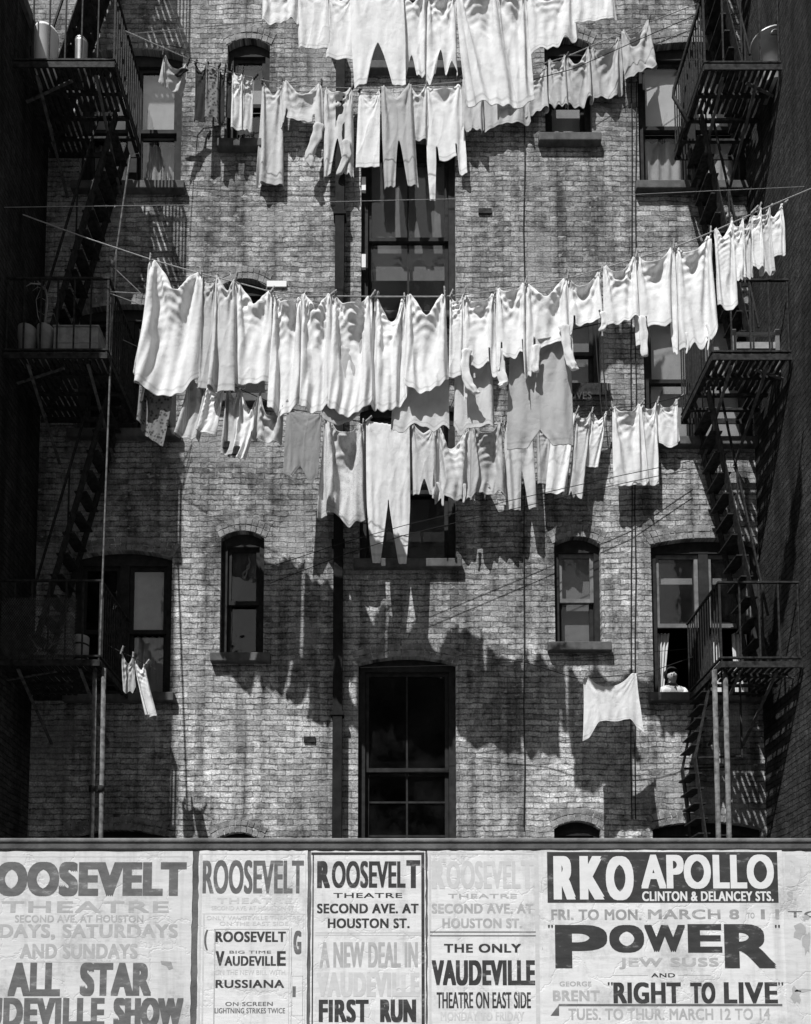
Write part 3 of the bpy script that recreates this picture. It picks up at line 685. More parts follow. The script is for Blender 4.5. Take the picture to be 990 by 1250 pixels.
frame(p,380,1040.5,518,1295,3.2,'ink',.001)
T(p,'R',(387,1051,403,1084),.07,'ink',.001); T(p,'OOSEVEL',(405,1051,495,1084),.03,'ink',.001); T(p,'T',(496,1050,513,1084),.07,'ink',.001)
T(p,'THEATRE',(407,1090,491,1096),.04,'ink',.001); T(p,'SECOND AVE. AT',(387,1103,511,1115),.05,'ink',.001); T(p,'HOUSTON ST.',(400,1121,500,1133),.05,'ink',.001)
R(p,(385,1138,514,1139),'inkpale',.001); R(p,(385,1141,514,1142),'inkpale',.001)
T(p,'A NEW DEAL IN',(390,1150,510,1181),.03,'inkfade',.001); T(p,'VAUDEVILLE',(386,1187,512,1217),.06,'inkpale',.001); T(p,'FIRST',(389,1220,450,1248),.06,'ink',.001); T(p,'RUN',(464,1220,508,1248),.07,'ink',.001)
p = poster(522.5,661.5,1038,YB,'faded headline poster with black lower lines right of the black bordered one','paper',.0,5)
frame(p,524,1041,657,1295,2.0,'inkpale')
T(p,'R',(527,1051,543,1085),.07,'inkpale'); T(p,'OOSEVEL',(545,1051,635,1085),.03,'inkpale'); T(p,'T',(636,1050,651,1085),.07,'inkpale')
T(p,'THEATRE',(547,1091,631,1096.5),.04,'inkfade'); T(p,'SECOND AVE. AT',(527,1103,651,1115),.05,'inkfade'); T(p,'HOUSTON ST.',(540,1121,637,1133),.05,'inkfade')
R(p,(525,1137,654,1138.4),'inkmid'); R(p,(525,1141.6,654,1143),'inkmid')
T(p,'THE ONLY',(542,1152,636,1163),.06,'ink'); T(p,'VAUDEVILLE',(527,1172,653,1203),.06,'ink'); T(p,'THEATRE ON EAST SIDE',(533,1211,648,1231),.02,'ink'); T(p,'MONDAY TO FRIDAY',(538,1235,640,1246),.03,'inkpale')
p = poster(664,955,1037.5,YB,'large poster topped by a black band with white letters','paper',.0015,6)
D = .0015
R(p,(668.5,1040,948.5,1102),'ink',D,'printed_band')
D2 = .0022
def TW(s, r_, wt): return T(p, s, r_, wt, 'inkwhite', D2)
TW('R',(676,1045,702,1098),.06); TW('K',(708,1045,737,1098),.06); TW('O',(740,1045,773,1099),.055)
TW('APOLLO',(783,1043,944,1085),.05); TW('CLINTON & DELANCEY STS.',(784,1088,944,1100),.04)
T(p,'FRI. TO MON.',(673,1110,783,1123),.045,'inkpink',D); T(p,'MARCH 8',(791,1110,902,1122),.05,'inkpink',D); T(p,'TO',(912,1114,921,1121),.02,'inkfade',D); T(p,'11',(929,1110,951,1122),.07,'inkpink',D)
T(p,'P',(678,1129,741,1182),.075,'ink',D); T(p,'O',(744,1129,786,1163),.10,'ink',D); T(p,'W',(787,1129,836,1162),.07,'ink',D); T(p,'E',(840,1128,881,1163),.09,'ink',D); T(p,'R',(885,1128,946,1182),.075,'ink',D)
T(p,'"',(669,1129,675,1133),.02,'ink',D); T(p,'"',(946,1129,952,1133),.02,'ink',D)
T(p,'JEW SUSS',(756,1169,877,1183),.06,'inkfade',D); T(p,'AND',(795,1188,824,1193),.05,'ink',D); R(p,(748,1190.2,791,1190.8),'inkfade',D); R(p,(828,1190.2,868,1190.8),'inkfade',D)
T(p,'GEORGE',(683,1198,722,1204),.04,'inkfade',D); T(p,'BRENT',(675,1209,732,1222),.06,'inkfade',D)
T(p,'"',(742,1199,748,1203),.02,'ink',D); T(p,'RIGHT',(749,1199,831,1225),.055,'ink',D); T(p,'TO',(843,1199,873,1225),.055,'ink',D); T(p,'LIVE',(884,1199,949,1225),.055,'ink',D); T(p,'"',(950,1199,956,1203),.02,'ink',D)
R(p,(682,1225.5,955,1228.3),'inkmid',D); T(p,'TUES. TO THUR. MARCH 12 TO 14',(694,1231,940,1245),.03,'inkfade',D)
a = [pt(672,1240,PY-D-.0006),pt(682.5,1240,PY-D-.0006),pt(682.5,1226,PY-D-.0006)]
MB().quad(*a).build('printed_corner', M['inkmid'], p)
p = poster(957,1090,1039,YB,'torn greyish poster with faint broken letters at the right end of the fence','paperold',.0,7)
T(p,'D',(959,1044,976,1082),.05,'inkpale'); T(p,'S.',(961,1088,972,1099),.04,'inkfade'); T(p,'TO',(962,1112,1004,1120),.04,'inkmid')
r_ = random.Random(5)
for (cx_,cy_,rx,ry) in ((976,1137,9,10),(985,1150,6,18),(972,1215,7,12),(978,1209,12,3),(984,1120,5,4)):
    pts = []
    for k in range(13):
        a_ = -2*math.pi*k/13; rr = r_.uniform(.5,1.1); pts.append(pt(cx_+rx*rr*math.cos(a_), cy_+ry*rr*math.sin(a_), PY-.001))
    MB().quad(*pts).build('torn_patch', M['inkfade'], p)
# ------------------------------------------------------------------ person at the window
ctr = pt(822, 850, WY+.13)
pe = empty('person', ctr, 'dark haired person in a white top leaning at the open lower right window', 'person')
c = ctr.copy(); HR = .098
def sphere(cn, rx, ry, rz, seg=20, rings=14):
    v,f = [],[]
    for j in range(rings+1):
        th = math.pi*j/rings
        for i in range(seg):
            a = 2*math.pi*i/seg; v.append((cn[0]+rx*math.sin(th)*math.cos(a), cn[1]+ry*math.sin(th)*math.sin(a), cn[2]+rz*math.cos(th)))
    for j in range(rings):
        for i in range(seg): f.append((j*seg+i,(j+1)*seg+i,(j+1)*seg+(i+1)%seg,j*seg+(i+1)%seg))
    return v,f
def skin_body(name, verts, edges, radii, mat, parent):
    me = bpy.data.meshes.new(name); wl = wloc(parent)
    me.from_pydata([tuple(Vector(v)-wl) for v in verts], edges, []); o = bpy.data.objects.new(name, me); COL.objects.link(o); o.parent = parent
    o.modifiers.new('skin','SKIN'); o.modifiers.new('sub','SUBSURF').render_levels = 2
    o.modifiers['sub'].levels = 2
    sv = me.skin_vertices[0].data
    for i, r_ in enumerate(radii): sv[i].radius = (r_[0], r_[1]) if isinstance(r_, tuple) else (r_, r_)
    sv[0].use_root = True; me.materials.append(mat)
    return o
K = lambda x,y,z: c+Vector((x,y,z))
skin_body('body', [K(0,.22,-.18),K(0,.16,.0),K(0,.10,.10),K(0,.07,.16),K(0,.05,.20),K(-.005,.03,.25),K(-.008,.02,.32),K(-.14,.09,.10),K(-.18,.05,.02),K(-.06,-.03,.02),K(.15,.09,.10),K(.19,.05,.02),K(.06,-.03,.02)],
  [(0,1),(1,2),(2,3),(3,4),(4,5),(5,6),(2,7),(7,8),(8,9),(2,10),(10,11),(11,12)], [(.13,.09),(.13,.09),(.12,.08),(.06,.055),(.045,.045),(.072,.08),(.07,.075),.05,.04,.028,.05,.04,.028], M['skin'], pe)
blouse = skin_body('blouse', [K(0,.225,-.18),K(0,.165,.0),K(0,.10,.095),K(0,.075,.135),K(-.145,.09,.10),K(-.19,.05,.03),K(.155,.09,.10),K(.20,.05,.03)], [(0,1),(1,2),(2,3),(2,4),(4,5),(2,6),(6,7)], [(.14,.10),(.14,.10),(.13,.09),(.07,.065),.06,.05,.06,.05], M['shirt'], pe)
v,f = sphere(K(-.007,.048,.300),.092,.092,.100); keep = [q for q in f if not all((v[i][1] < c.y+.012 and v[i][2] < c.z+.366 and abs(v[i][0]-c.x+.007) < .078) for i in q)]
v = [(p_[0]+random.uniform(-.006,.006),p_[1],p_[2]+random.uniform(-.006,.006)) for p_ in v]
obj('hair', v, keep, M['hair'], pe, True)
for s_ in (-1,1):
    v,f = sphere(K(-.007+s_*.030,-.048,.292),.009,.007,.005,10,8); obj('eye', v, f, M['hair'], pe, True)
v,f = sphere(K(-.007,-.060,.272),.012,.016,.02,10,8); obj('nose', v, f, M['skin'], pe, True)
v,f = sphere(K(-.007,-.047,.243),.018,.006,.004,10,8); obj('mouth', v, f, M['hair'], pe, True)
# ------------------------------------------------------------------ clotheslines
LINES = {
 'A': dict(p=[(60,-75),(325,-26),(440,-14),(560,-12),(640,-16),(745,-34),(1000,-110)], s=lambda x: 1.5),
 'B': dict(p=[(153,38),(235,74),(280,88),(330,100),(400,107),(470,108),(560,100),(640,84),(690,70),(750,44),(795,26),(850,5)], s=lambda x: float(np.interp(x,[153,215,330,860],[.95,.35,.13,.11]))),
 'C': dict(p=[(28,262),(110,292),(185,317),(245,334),(290,345),(330,356),(370,361),(455,362),(545,362),(605,355),(640,348),(695,339),(735,328),(775,316),(825,301),(855,289),(885,276),(905,267),(925,258),(950,247),(1010,222)], s=lambda x: 1.15+(x-28)*.00115),
 'H': dict(p=[(150,415),(205,441),(250,458),(300,478),(350,500)], s=lambda x: 1.08+(x-28)*.00115),
 'D': dict(p=[(335,496),(395,506),(440,515),(500,518),(575,520),(625,517),(675,510),(715,504),(745,499),(780,495),(802,491),(834,483)], s=lambda x: max(.15, .45-(x-447)*.00085)),
 'F': dict(p=[(300,395),(395,408),(480,415),(560,414),(640,408),(700,402),(800,380)], s=lambda x: 1.07+(x-28)*.00115),
 'I': dict(p=[(128,786),(150,797),(166,804),(190,818)], s=lambda x: .85),
 'G': dict(p=[(560,800),(640,808),(706,829),(784,822),(800,818),(846,802)], s=lambda x: .60),
}
def ly(line, x):
    P = LINES[line]['p']
    return float(np.interp(x, [q[0] for q in P], [q[1] for q in P]))
def lp(line, x, dy=0):
    return pt(x, ly(line,x)+dy, WY-LINES[line]['s'](x))
ROPELAB = {'A':'highest clothesline carrying white sheets and long underwear at the top edge','B':'upper clothesline sagging from the left fire escape with shirts and trousers','C':'long pale clothesline across the middle holding the brightest white washing',
 'H':'short sloping clothesline with bunched stockings at the left','D':'lower clothesline with long johns and pillowcases under the white washing','F':'short clothesline hidden behind the bright white washing','I':'short cord with a white rag at the lower left fire escape','G':'thin clothesline holding one rag by the lower right window'}
for k, d in LINES.items():
    x0, x1 = d['p'][0][0], d['p'][-1][0]; n = 60
    mb = MB().tube([lp(k, x0+(x1-x0)*i/n) for i in range(n+1)], .0055 if k in 'BC' else .0045, 6)
    tag(mb.build('clothesline', M['rope'] if k in 'BCA' else M['wire']), ROPELAB[k], 'clothesline')
def line_thing(pts, r, mat, label, cat='wire'):
    tag(MB().tube([pt(x,y,Y) for x,y,Y in pts], r, 6).build('wire', M[mat]), label, cat)
line_thing([(155,42,9.3),(330,25,9.2),(420,12,9.15),(520,-8,9.1)], .005, 'rope', 'taut white line rising from the left pulley to the top edge')
line_thing([(5,253,8.9),(250,250,8.6),(500,244,8.5),(760,238,8.5),(1000,227,8.6)], .0028, 'rope', 'thin pale wire stretched level across the whole court')
line_thing([(330,692,9.55),(420,662,9.5),(495,641,9.5),(640,607,9.6),(760,580,9.7),(842,563,9.85)], .004, 'wire', 'upper of two thin dark wires crossing the long johns')
line_thing([(330,712,9.55),(420,677,9.5),(495,653,9.5),(640,618,9.6),(760,590,9.7),(842,573,9.85)], .004, 'wire', 'lower of two thin dark wires crossing the long johns')
line_thing([(440,815,9.5),(560,812,9.5),(680,806,9.55),(840,792,9.7)], .003, 'wire', 'thin dark wire passing in front of the lower stair window')
line_thing([(640,100,9.7),(700,84,9.7),(790,44,9.75),(850,18,9.8)], .004, 'wire', 'dark wire rising behind the upper right shirts')
line_thing([(735,408,9.7),(737,455,9.7),(741,500,9.7)], .009, 'wire', 'short black cord hanging beside the narrow window above the pillowcases')
line_thing([(727,408,9.72),(730,455,9.72),(735,508,9.72)], .007, 'wire', 'second black cord hanging against the frame of the narrow window')
# pulley bracket left
pb_ = empty('pulley_bracket', pt(150,345,9.0), 'thin iron pulley bracket sticking out at the left end of the long clothesline', 'bracket')
mb = MB()
for a,b in (((137,322),(134,355)),((134,322),(172,358)),((134,356),(172,358)),((134,358),(172,372)),((143,300),(139,370))): mb.bar(pt(a[0],a[1],9.0),pt(b[0],b[1],9.25),.008)
mb.build('arm', M['rope'], pb_)
MB().lathe(pt(137,322,9.0)-Vector((0,0,.03)),[(.02,0),(.03,.01),(.022,.03),(.03,.05),(.02,.06)],12).build('pulley', M['ironlit'], pb_, True)
# ------------------------------------------------------------------ washing: garments with simulated drape
R_, C_ = 34, 26
GAR = []
def g(line, x0, x1, yb, mat, slack, label, cat, kind='sheet', wx=0.0, wy=0.0, hem=None, taper=1.0, pinall=False, name=None, dy0=0, rag=0.0, notch=.45, dxY=0.0, nw=.5, mids=()):
    GAR.append(dict(line=line,x0=x0,x1=x1,yb=yb,mat=mat,slack=slack,label=label,cat=cat,kind=kind,wx=wx,wy=wy,hem=hem,taper=taper,pinall=pinall,name=name or cat.replace(' ','_'),dy0=dy0,rag=rag,notch=notch,dxY=dxY,nw=nw,mids=mids))
#GARMENTS
g('A',322,362,20,'white',1.25,'small white ragged cloth at the top edge left of the big sheets','rag',rag=.1)
g('A',362,400,48,'white',1.1,'white cloth with slanted left side at the top edge above the downpipe','cloth',wx=.6)
g('A',398,432,60,'white',1.15,'plain white cloth hanging straight in front of the downpipe at the top','cloth')
g('A',428,492,100,'white',1.06,'white long underwear with two dangling legs at the top edge','underwear',kind='legs',notch=.55,nw=.85,wx=.7)
g('A',488,520,80,'white',1.4,'white drawers with ragged hem in front of the topmost stair window','drawers',kind='legs',notch=.72,rag=.05)
g('A',521,556,82,'white',1.4,'white child garment with ragged strings right of the drawers at the top','garment',kind='legs',notch=.66,rag=.12)
g('A',556,604,128,'white',1.45,'largest white sheet at the top, its left side slanting inward','sheet',wx=1.6,hem=[(0,.95),(1,1.03)])
g('A',605,641,128,'white',1.45,'white sheet with swagged folds beside the largest sheet at the top','sheet',wx=.4,hem=[(0,1.0),(.25,1.04),(1,.86)])
g('A',642,698,42,'white',1.15,'white cloth with a torn corner at the top edge above the narrow right window','cloth',rag=.06,hem=[(0,1.08),(1,.85)])
g('A',699,746,20,'white',1.15,'short white cloth cut by the top edge, last to the right','cloth')
g('B',200,229,98,'off',1.2,'pale stocking with dark toe near the left end of the upper line','stocking',wx=-2.5,dy0=8)
g('B',238,251,137,'dark',1.2,'dark narrow stocking beside the patterned cloth on the upper line','stocking')
g('B',252,268,140,'plaid',1.4,'patterned grey cloth between dark garments on the upper line','cloth',rag=.06)
g('B',268,275,142,'dark',1.3,'thin black garment right of the patterned cloth on the upper line','stocking',rag=.06)
g('B',276,285,132,'dark',1.3,'dark stocking in front of the narrow window frame on the upper line','stocking')
g('B',284,297,152,'white',1.5,'narrow white towel on the upper line in front of the narrow window','towel')
g('B',297,310,153,'off',1.6,'pale gathered cloth against the left side of the long nightgown','cloth',rag=.05)
g('B',320,345,213,'off',1.35,'long pale nightgown flaring to a wide hem on the upper line','nightgown',taper=1.5)
g('B',346,393,165,'off',1.25,'pale shirt with ragged cuffs left of the romper on the upper line','shirt',kind='shirt',notch=.66,rag=.06)
g('B',396,430,212,'off',1.3,'pale romper with two twisted legs in front of the downpipe','romper',kind='legs',notch=.55,nw=.7,rag=.04)
g('B',438,464,194,'white',1.12,'white towel with a darker stain in front of the second stair window','towel',wx=-.3)
g('B',466,502,226,'mid',1.25,'grey trousers with two long legs between the stained towel and a small cloth','trousers',kind='legs',notch=.5,nw=.6,wx=.4)
g('B',500,521,162,'off',1.3,'small pale cloth left of the long shirt on the upper line','cloth')
g('B',519,563,235,'white',1.1,'long white shirt with two sleeves dangling below its hem','shirt',kind='shirt',notch=.64,nw=.62)
g('B',564,588,156,'soft',1.35,'small grey garment with frayed hem right of the long shirt','garment',rag=.12)
g('B',589,640,146,'soft',1.15,'grey cloth half behind the big top sheet','cloth',hem=[(0,1.08),(.4,.9),(1,1.02)])
g('B',641,668,128,'soft',1.35,'pale undershirt just right of the big top sheet on the upper line','undershirt',rag=.08,notch=.8)
g('B',669,690,126,'soft',1.35,'pale undershirt above the narrow window with the plain shade','undershirt',rag=.08)
g('B',690,720,118,'soft',1.35,'third pale undershirt from the right end of the upper line','undershirt',rag=.08)
g('B',721,757,106,'soft',1.35,'pale undershirt second from the right end of the upper line','undershirt',rag=.08,wx=-.4)
g('B',758,792,86,'soft',1.35,'pale undershirt at the right end of the upper line','undershirt',rag=.10,wx=.4)
g('C',184,246,474,'white',1.5,'largest white bloomers with gathered hem at the left end of the long line','bloomers',taper=1.12,wx=-.5,hem=[(0,.86),(.15,.98),(.5,1.03),(.85,.98),(1,.80)])
g('C',246,263,462,'stripe',1.25,'narrow striped pale garment next to the largest bloomers','garment')
g('C',264,288,472,'off',1.5,'off white gown with a shaded fold left of a white blouse','gown',taper=1.4)
g('C',289,331,460,'white',1.45,'white blouse with a swagged top left of the rounded undershirts','blouse',hem=[(0,.92),(.5,1.04),(1,.96)])
g('C',333,367,496,'white',1.8,'leftmost of the four tall rounded white undershirts in the middle of the long line','undershirt',hem=[(0,.84),(.2,.96),(.5,1.03),(.8,.96),(1,.84)])
g('C',369,404,494,'white',1.8,'second from left of the four tall rounded white undershirts','undershirt',hem=[(0,.84),(.2,.96),(.5,1.03),(.8,.96),(1,.84)])
g('C',406,453,498,'white',1.62,'widest of the four tall rounded white undershirts','undershirt',hem=[(0,.84),(.2,.96),(.5,1.03),(.8,.96),(1,.84)])
g('C',458,494,492,'white',1.8,'rightmost of the four tall rounded white undershirts','undershirt',hem=[(0,.84),(.2,.96),(.5,1.03),(.8,.96),(1,.84)])
g('C',497,543,472,'white',1.5,'tall white nightshirt between the undershirts and the ragged shirts','nightshirt',hem=[(0,.84),(.2,.96),(.5,1.03),(.8,.96),(1,.84)])
g('C',549,566,448,'white',1.5,'narrow white cloth pinned beside the tall nightshirt','cloth')
g('C',567,604,478,'white',1.4,'white shirt with a twisted sleeve hanging below it in the middle of the long line','shirt',kind='shirt',notch=.66,rag=.05)
g('C',606,640,462,'white',1.4,'white shirt left of the grey shirt that hangs behind','shirt',kind='shirt',notch=.72,rag=.07)
g('C',641,692,452,'white',1.4,'white shirt with long sleeve dangling right of the grey shirt','shirt',kind='shirt',notch=.68,rag=.06)
g('C',693,734,405,'white',1.4,'small white shirt with ragged cuffs above the sign board','shirt',kind='shirt',notch=.72,rag=.08)
g('C',736,775,390,'white',1.4,'short white undershirt right of the small white shirt','undershirt',hem=[(0,1.0),(.5,.92),(1,.95)],rag=.04)
g('C',777,822,432,'white',1.4,'white shirt with one long sleeve dangling down to the window frame','shirt',kind='shirt',notch=.70,rag=.04)
g('C',826,868,412,'white',1.45,'large white shirt with frayed strings beside the right fire escape','shirt',rag=.06,hem=[(0,1.0),(.6,1.0),(1,.85)],taper=1.2)
g('C',871,893,370,'white',1.5,'white pillowcase with rounded hem left of the gathered small clothes','pillowcase',hem=[(0,.9),(.5,1.03),(1,.9)])
g('C',893,907,330,'white',1.5,'leftmost of the small gathered white clothes at the right end of the long line','baby clothes',rag=.06)
g('C',905,918,326,'off',1.5,'second of the small gathered clothes at the right end of the long line','baby clothes',rag=.06)
g('C',915,928,318,'white',1.5,'narrow one in the midst of the small gathered clothes at the right end','baby clothes',rag=.06)
g('C',925,940,325,'off',1.5,'longest hanging of the small gathered clothes at the right end','baby clothes',rag=.06)
g('C',936,957,298,'white',1.3,'last white cloth at the far right end of the long line','cloth')
g('F',396,446,510,'mid',1.1,'grey cloth showing below the widest rounded undershirt','cloth',hem=[(0,.84),(.2,.96),(.5,1.03),(.8,.96),(1,.84)])
g('F',482,546,516,'off',1.12,'pale cloth with a shaded middle below the tall nightshirt','cloth',taper=1.1,rag=.05,hem=[(0,.95),(.25,1.03),(.5,.93),(.75,1.02),(1,.9)])
g('F',556,600,514,'off',1.12,'pale skirt with flared corner behind the twisted sleeve','skirt',taper=1.25,rag=.05,hem=[(0,.93),(.3,1.0),(.6,.94),(1,.92)])
g('F',624,694,536,'mid',1.15,'big grey shirt hanging behind the white shirts, lower than all of them','shirt',kind='legs',notch=.86,nw=.6,taper=1.02)
g('H',176,214,525,'plaid',1.2,'dark patterned cloth in shade below the largest bloomers','cloth',hem=[(0,.8),(1,1.1)])
g('H',232,256,524,'stripe',1.7,'bunched white stockings at the left of the sloping stocking line','stockings',wx=-2.4)
g('H',257,276,522,'white',1.7,'second bunch of white stockings swinging left on the sloping stocking line','stockings',wx=-2.0)
g('H',277,292,546,'stripe',1.7,'striped stocking with dark toe on the sloping stocking line','stocking',wx=-.7)
g('H',293,315,549,'white',1.6,'white stocking tapering to a dark toe, lowest at the left','stocking',wx=-1.8,taper=.6)
g('H',316,346,530,'stripe',1.7,'bundle of pale hanging socks left of the grey vest','socks',rag=.05,wx=-1.0)
g('D',350,393,576,'gray',1.03,'flat vest toned grey for shade, with frayed armholes on the lower line','vest',kind='legs',notch=.82,nw=.8,rag=.06,pinall=True)  # shade over this vest is put into its grey cloth colour
g('D',397,443,622,'print',1.8,'printed dress with a deep swag and pointed ragged hem','dress',hem=[(0,1.0),(.3,1.04),(.45,.97),(.65,1.10),(1,1.0)],rag=.04)
g('D',447,500,683,'white',1.03,'long johns with two tapering legs hanging lowest of all','long johns',kind='longjohns',notch=.55,pinall=True)
g('D',503,531,594,'off',1.12,'short white union suit right of the long johns','union suit',kind='legs',notch=.75,nw=.8)
g('D',533,573,604,'off',1.75,'white apron with a deep swag and dangling strings','apron',rag=.09,hem=[(0,1.08),(.25,.96),(.8,.96),(1,1.05)])
g('D',575,612,598,'mid',1.7,'greyer apron with a deep swag beside the dark gap','apron',rag=.08)
g('D',616,650,612,'off',1.3,'pale trousers pinned close at one side under the grey shirt','trousers',kind='legs',notch=.5,nw=.25,wx=.5)
g('D',656,672,580,'mid',1.4,'grey draped cloth in the shade of the grey shirt','cloth')
g('D',676,702,597,'white',1.3,'white pillowcase swinging left below the sign board','pillowcase',wx=-2.0)
g('D',704,722,597,'off',1.4,'narrow pale cloth with folded corner swinging left below the sign','cloth',wx=-1.6,rag=.05)
g('D',724,742,560,'white',1.2,'thin white strip of cloth hanging askew left of the two pillowcases','cloth',wx=-2.2,taper=.95)
g('D',747,781,587,'white',1.35,'wider of two white pillowcases near the right end of the lower line','pillowcase')
g('D',783,802,583,'white',1.25,'narrower of two white pillowcases near the right end of the lower line','pillowcase')
g('D',804,828,534,'white',1.15,'small rounded white cloth at the right end of the lower line','cloth',hem=[(0,.84),(.2,.96),(.5,1.03),(.8,.96),(1,.84)])
g('G',711,777,872,'white',1.02,'lone white rag with two drooping corners by the lower right window','rag',hem=[(0,1.5),(.14,1.35),(.22,.92),(.8,.86),(.88,1.15),(1,1.3)],rag=.03)
g('I',148,163,833,'stripe',1.3,'crumpled striped rag beside the lower left window','rag',rag=.12,wx=1.0)
g('I',162,176,864,'white',1.3,'long white strip hanging askew over the lower left window','cloth',wx=3.2,taper=1.4)
#ENDGARMENTS
def build_garments():
    G = len(GAR); R, C = R_, C_
    P = np.zeros((G,R,C,3), np.float32); REST = np.zeros((G,R,C,2), np.float32); ACT = np.ones((G,R,C), bool); FACE = np.ones((G,R-1,C-1), bool); PIN = np.zeros((G,R,C), bool); wind = np.zeros((G,1,1,3), np.float32)
    u = np.linspace(0,1,C)[None,:]; v = np.linspace(0,1,R)[:,None]
    for i, q in enumerate(GAR):
        r_ = np.random.default_rng(100+i)
        a = lp(q['line'], q['x0'], q['dy0']); b = lp(q['line'], q['x1'], q['dy0'])
        jit = .03*((i%3)-1) + q['dxY']
        w = (b-a).length; s = q['slack']
        yl = (ly(q['line'],q['x0'])+ly(q['line'],q['x1']))/2+q['dy0']
        xm = (q['x0']+q['x1'])/2; Yd = WY-LINES[q['line']]['s'](xm)
        top = pt(xm, yl, Yd).z; bot = pt(xm, q['yb'], Yd).z
        sag = .5*w*math.sqrt(.375*max(0,s-1))
        L = (top-bot)-.75*sag
        hem = np.interp(u[0], [h[0] for h in q['hem']], [h[1] for h in q['hem']]) if q['hem'] else np.ones(C)
        if q['rag']:
            n = r_.normal(0,1,C); n = .75*np.convolve(np.pad(n,2,'edge'), [.2,.4,.55,.4,.2], 'valid'); hem = hem*(1+q['rag']*n)
        W_ = w*s
        wid = 1+(q['taper']-1)*v
        REST[i,...,0] = (u-.5)*W_*wid; REST[i,...,1] = v*L*(1+(hem[None,:]-1)*np.clip(v*1.2-.2,0,1))
        k = q['kind']; act = np.ones((R,C),bool); face = np.ones((R-1,C-1),bool)
        vr = (np.arange(R-1)+.5)/(R-1); cc = np.arange(C-1)
        X = REST[i,...,0]; mid = C//2
        if k in ('legs','longjohns'):
            t_ = np.clip((v-q['notch'])/(1-q['notch']),0,1)
            gap = W_*.5*(q['nw']*.62*t_**.7 if k == 'legs' else .50*t_)
            out = W_*.5*(wid if k == 'legs' else wid*(1-.16*t_**1.5))
            lft = np.arange(C) < mid
            uu = np.where(lft, np.arange(C)/(mid-1), (C-1-np.arange(C))/(C-1-mid))[None,:]   # 0 outer .. 1 inner
            base = (X*0)
            inner = np.where(v > q['notch'], gap, W_*.5*.5/(C-1)*1.0)
            xx = -(out+(inner-out)*uu)
            X[:] = np.where(lft[None,:], xx, -xx)
            face[np.ix_(vr > q['notch'], cc == mid-1)] = False
        if k == 'shirt':
            c1 = 5+(i%2)
            t_ = np.clip((v-q['notch'])/(1-q['notch']),0,1)
            for side in (0,1):
                cols = np.arange(0,c1+1) if side == 0 else np.arange(C-1-c1,C)
                xc = X[:,cols].mean(1,keepdims=True); X[:,cols] = xc+(X[:,cols]-xc)*(1-.45*t_)
                face[np.ix_(vr > q['notch']-.13, cc == (c1 if side == 0 else C-2-c1))] = False
            face[np.ix_(vr > q['notch'], (cc > c1) & (cc < C-2-c1))] = False
            if i % 2: face[np.ix_(vr > q['notch']+.14, cc >= C-2-c1)] = False
            else: face[np.ix_(vr > q['notch']+.16, cc <= c1)] = False
            body = np.sin(np.pi*np.clip((u-.2)/.6,0,1))
            REST[i,...,1] += .03*L*np.sin(9*u+i)*body*np.clip(v*1.6-.2,0,1)
        act[:] = False
        act[:-1,:-1] |= face; act[1:,:-1] |= face; act[:-1,1:] |= face; act[1:,1:] |= face
        FACE[i] = face
        ACT[i] = act
        PIN[i,0,0] = PIN[i,0,-1] = True; PIN[i,0,1:4] = PIN[i,0,-4:-1] = True
        if q['pinall']: PIN[i,0,::3] = True
        nf = max(1, round(W_/.16))*(.5 if s < 1.2 else .75)+r_.uniform(-.2,.2)
        A = W_/s*math.sqrt(max(4*(s-1),.02))/(2*math.pi*nf)*.8
        ph = r_.uniform(0,6.28)
        win = np.sin(np.pi*np.clip(u,0,1))**.5
        dep = A*np.sin(2*np.pi*nf*u+ph)*win*np.clip(.25+v*1.5,0,1)
        s4 = 4*u*(1-u)
        P[i,...,0] = (a.x+b.x)/2+REST[i,...,0]/W_*w*(.98+0*v)
        P[i,...,1] = a.y+(b.y-a.y)*u+jit+dep
        P[i,...,2] = a.z+(b.z-a.z)*u - sag*s4*(1-.2*v) - REST[i,...,1]*.99
        # pinned gathers: two vertices lie close to each pin
        for cidx in (1,2,3):
            f_ = .036*cidx
            for ci_, e in ((cidx, a+(b-a)*f_), (C-1-cidx, a+(b-a)*(1-f_))): P[i,0,ci_] = (e.x, e.y+jit+(.010 if cidx == 1 else -.008 if cidx == 2 else 0), e.z-.003)
        P[i,0,0] = (a.x,a.y+jit,a.z); P[i,0,-1] = (b.x,b.y+jit,b.z)
        wind[i,0,0] = (q['wx']+r_.normal(0,.12), q['wy']+r_.normal(0,.15), 0)
    P += rng.normal(0,.0015,P.shape).astype(np.float32)
    IM = (ACT & ~PIN).astype(np.float32)
    # horizontal links are cut where both neighbouring faces are missing
    HL = np.zeros((G,R,C-1),bool); HL[:,:-1] |= FACE; HL[:,1:] |= FACE
    VL = np.zeros((G,R-1,C),bool); VL[:,:,:-1] |= FACE; VL[:,:,1:] |= FACE
    def LINK(di,dj,A,B):
        full = np.zeros((G,R,C),bool)
        if di == 0 and dj == 1: full[:,:,:-1] = HL
        elif di == 1 and dj == 0: full[:,:-1] = VL
        elif di == 1 and dj == 1: full[:,:-1,:-1] = FACE
        elif di == 1 and dj == -1: full[:,:-1,1:] = FACE
        elif di == 0 and dj == 2: full[:,:,:-2] = HL[:,:,:-1] & HL[:,:,1:]
        elif di == 2 and dj == 0: full[:,:-2] = VL[:,:-1] & VL[:,1:]
        return full[A].astype(np.float32)
